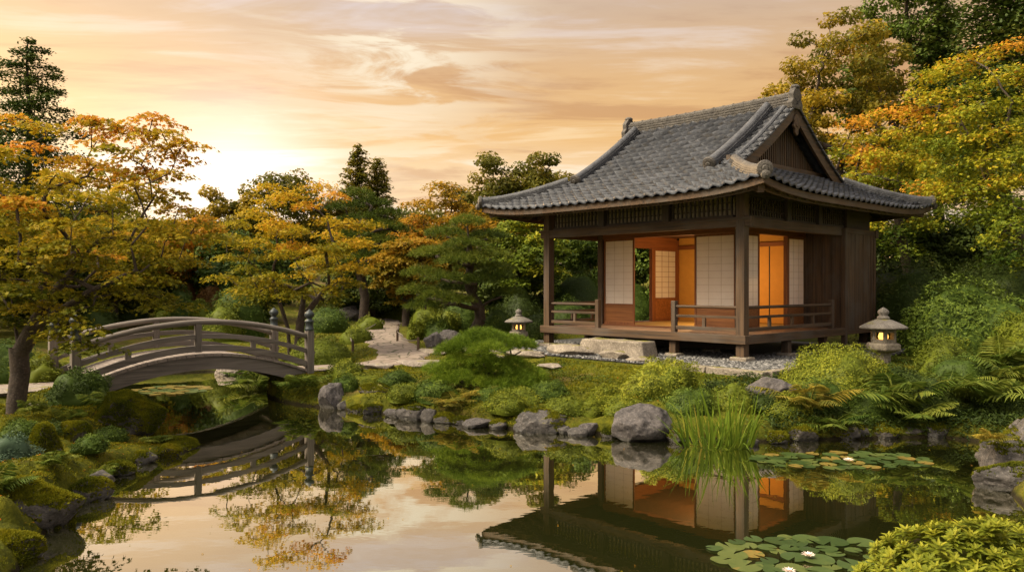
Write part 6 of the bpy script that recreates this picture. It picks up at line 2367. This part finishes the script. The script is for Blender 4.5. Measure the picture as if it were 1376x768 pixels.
def lily(loc, s, label):
    o = thing('water_lily', label, 'water lily', loc)
    for ring, (n_, el, ln) in enumerate(((8, .35, .075), (7, .8, .065), (5, 1.4, .05))):
        g_ = Geo()
        a = np.arange(n_) * 2 * np.pi / n_ + ring * .4
        rad = np.stack([np.cos(a), np.sin(a), 0 * a], -1)
        T = unit(rad + np.array([0, 0, el]))
        Nn = unit(np.array([0, 0, 1]) - rad * el)
        g_.add(*leaf_geo(rad * .008, Nn, np.full(n_, ln), np.full(n_, .5), 'ellip', np.random.default_rng(5 + ring), T=T, width=np.full(n_, ln * .9)))
        g_.build('petals', M['petal'], o)
    o.scale = (s, s, s)


lily((at(1086, 6.35), 6.35, .03), .75, 'open pale pink water lily among the near pads')
lily((at(1060, 6.0), 6.0, .03), .7, 'small half open water lily at the front of the near pads')
lily((at(1140, 9.8), 9.8, .03), .9, 'white water lily in the middle lily patch')

# leaves fallen on the banks
r = np.random.default_rng(481)
P = np.concatenate([np.stack([r.uniform(-7.6, -3.6, 900), r.uniform(5, 13, 900)], -1), np.stack([r.uniform(-4.5, 5, 700), r.uniform(11, 20, 700)], -1)])
P = P[pond_sd(P) > .03]
n = len(P)
g = Geo()
g.add(*leaf_geo(np.stack([P[:, 0], P[:, 1], gz(P[:, 0], P[:, 1]) + .022], -1), r.normal(0, .35, (n, 3)) + np.array([0, 0, 1]), r.uniform(.022, .042, n), r.uniform(.3, 1, n), 'maple5', r))
tag(g.build('fallen_leaves', M['l_maple_o']), 'small orange fallen maple leaves scattered over the mossy banks', 'leaves', kind='stuff')

# leaves fallen on the water
r = np.random.default_rng(480)
P = np.stack([r.uniform(-4, 6, 500), r.uniform(5.5, 14, 500)], -1)
P = P[pond_sd(P) < -.05]
P = P[r.uniform(0, 1, len(P)) < .35]
n = len(P)
g = Geo()
g.add(*leaf_geo(np.stack([P[:, 0], P[:, 1], np.full(n, .006)], -1), r.normal(0, .06, (n, 3)) + np.array([0, 0, 1]), r.uniform(.018, .034, n), r.uniform(.2, 1, n), 'maple3', r))
tag(g.build('fallen_leaves', M['l_maple']), 'small fallen maple leaves floating on the pond', 'leaves', kind='stuff')

# ================================================================== MOSS AND GROUND COVER
r = np.random.default_rng(500)


def scatter(n, x0, x1, y0, y1):
    P = np.stack([r.uniform(x0, x1, n), r.uniform(y0, y1, n)], -1)
    d = pond_sd(P)
    a, b = pav_local(P)
    ok = (d > .0) & (path_sd(P, PATH) > 0) & (path_sd(P, PATH2) > 0.02) & ~((a > -1.95) & (a < 7) & (b > -1.6) & (b < 7.5))
    return P[ok], d[ok]


BANK = []


parts = [scatter(90000, -7.6, -3.2, 4.5, 13.2), scatter(90000, -5, 8, 10.4, 16.8), scatter(26000, -8, 2, 16.5, 26), scatter(9000, 1.2, 6.5, 3.5, 7)]
P = np.concatenate([p for p, _ in parts])
dsd = np.concatenate([d for _, d in parts])
n = len(P)
z = gz(P[:, 0], P[:, 1])
P3 = np.stack([P[:, 0], P[:, 1], z], -1)
tone = fbm(P3 * 1.1, 3, 77)
fine = fbm(P3 * 5, 2, 78)
mo_ = mounds(P[:, 0], P[:, 1], dsd)
hol = np.where((P[:, 0] < -3.6) & (P[:, 1] < 13), sstep(.03, .11, mo_), 1.0)
keep = (r.uniform(0, 1, n) < (.75 + .4 * fine) * (.45 + .55 * hol) * sstep(-.75, -.25, tone)) & (z > .02 + .04 * fine)
hol = hol[keep]
P3, tone, fine, dsd = P3[keep], tone[keep], fine[keep], dsd[keep]
n = len(P3)
left = P3[:, 0] < -3.3
tint = np.where(left, .54, .40) + .30 * tone + .20 * fine + r.normal(0, .10, n)
g = Geo()
sz = np.where(P3[:, 1] < 11, .026, .036) * r.uniform(.6, 1.4, n)
for k in range(2):
    dr = unit(r.normal(0, .75, (n, 3)) + np.array([0, 0, 1.0]))
    side = unit(np.cross(dr, r.normal(size=(n, 3))))
    g.add(*leaf_geo(P3 + r.normal(0, .012, (n, 3)) * (1, 1, 0) - np.array([0, 0, .004]), side, sz, tint + r.normal(0, .05, n), 'blade', r, T=dr, width=sz * .55))
o = g.build('moss', M['l_moss'])
tag(o, 'short yellow green moss cushions covering the pond banks', 'moss', kind='stuff')

P, dd = scatter(110000, 2.6, 10.5, 10.6, 16)
keep = (dd < 2.4) & (fbm(np.stack([P[:, 0], P[:, 1], 0 * P[:, 0]], -1) * 1.1, 2, 93) + (P[:, 0] - 3.4) * .6 > 0)
P = P[keep]
n = len(P)
P3 = np.stack([P[:, 0], P[:, 1], gz(P[:, 0], P[:, 1]) + r.uniform(0, .12, n)], -1)
g = Geo()
g.add(*leaf_geo(P3, r.normal(0, .6, (n, 3)) + np.array([0, -.3, 1]), .055 * r.uniform(.6, 1.4, n), .36 + r.normal(0, .16, n) + .25 * fbm(P3 * 2, 2, 8), 'ellip', r))
o = g.build('ground_cover', M['l_deep'])
tag(o, 'dark leafy ground cover under the ferns of the right bank', 'ground cover', kind='stuff')

# leafy ground cover where the moss turns darker and longer on the shoreline and under the ferns
P, dd = scatter(60000, -5, 9.5, 10.3, 17)
sel = (fbm(np.stack([P[:, 0], P[:, 1], 0 * P[:, 0]], -1) * 1.3, 2, 91) + np.where(P[:, 0] > 3.3, .8, 0) + np.where(dd < .25, .45, 0) > .42)
P = P[sel]
n = len(P)
P3 = np.stack([P[:, 0], P[:, 1], gz(P[:, 0], P[:, 1]) + r.uniform(0, .07, n)], -1)
g = Geo()
g.add(*leaf_geo(P3, r.normal(0, .5, (n, 3)) + np.array([0, 0, 1]), .045 * r.uniform(.6, 1.4, n), .42 + r.normal(0, .14, n) + .2 * fbm(P3 * 2, 2, 8), 'ellip', r))
o = g.build('ground_cover', M['l_green'])
tag(o, 'small leaved green ground cover along the far bank', 'ground cover', kind='stuff')
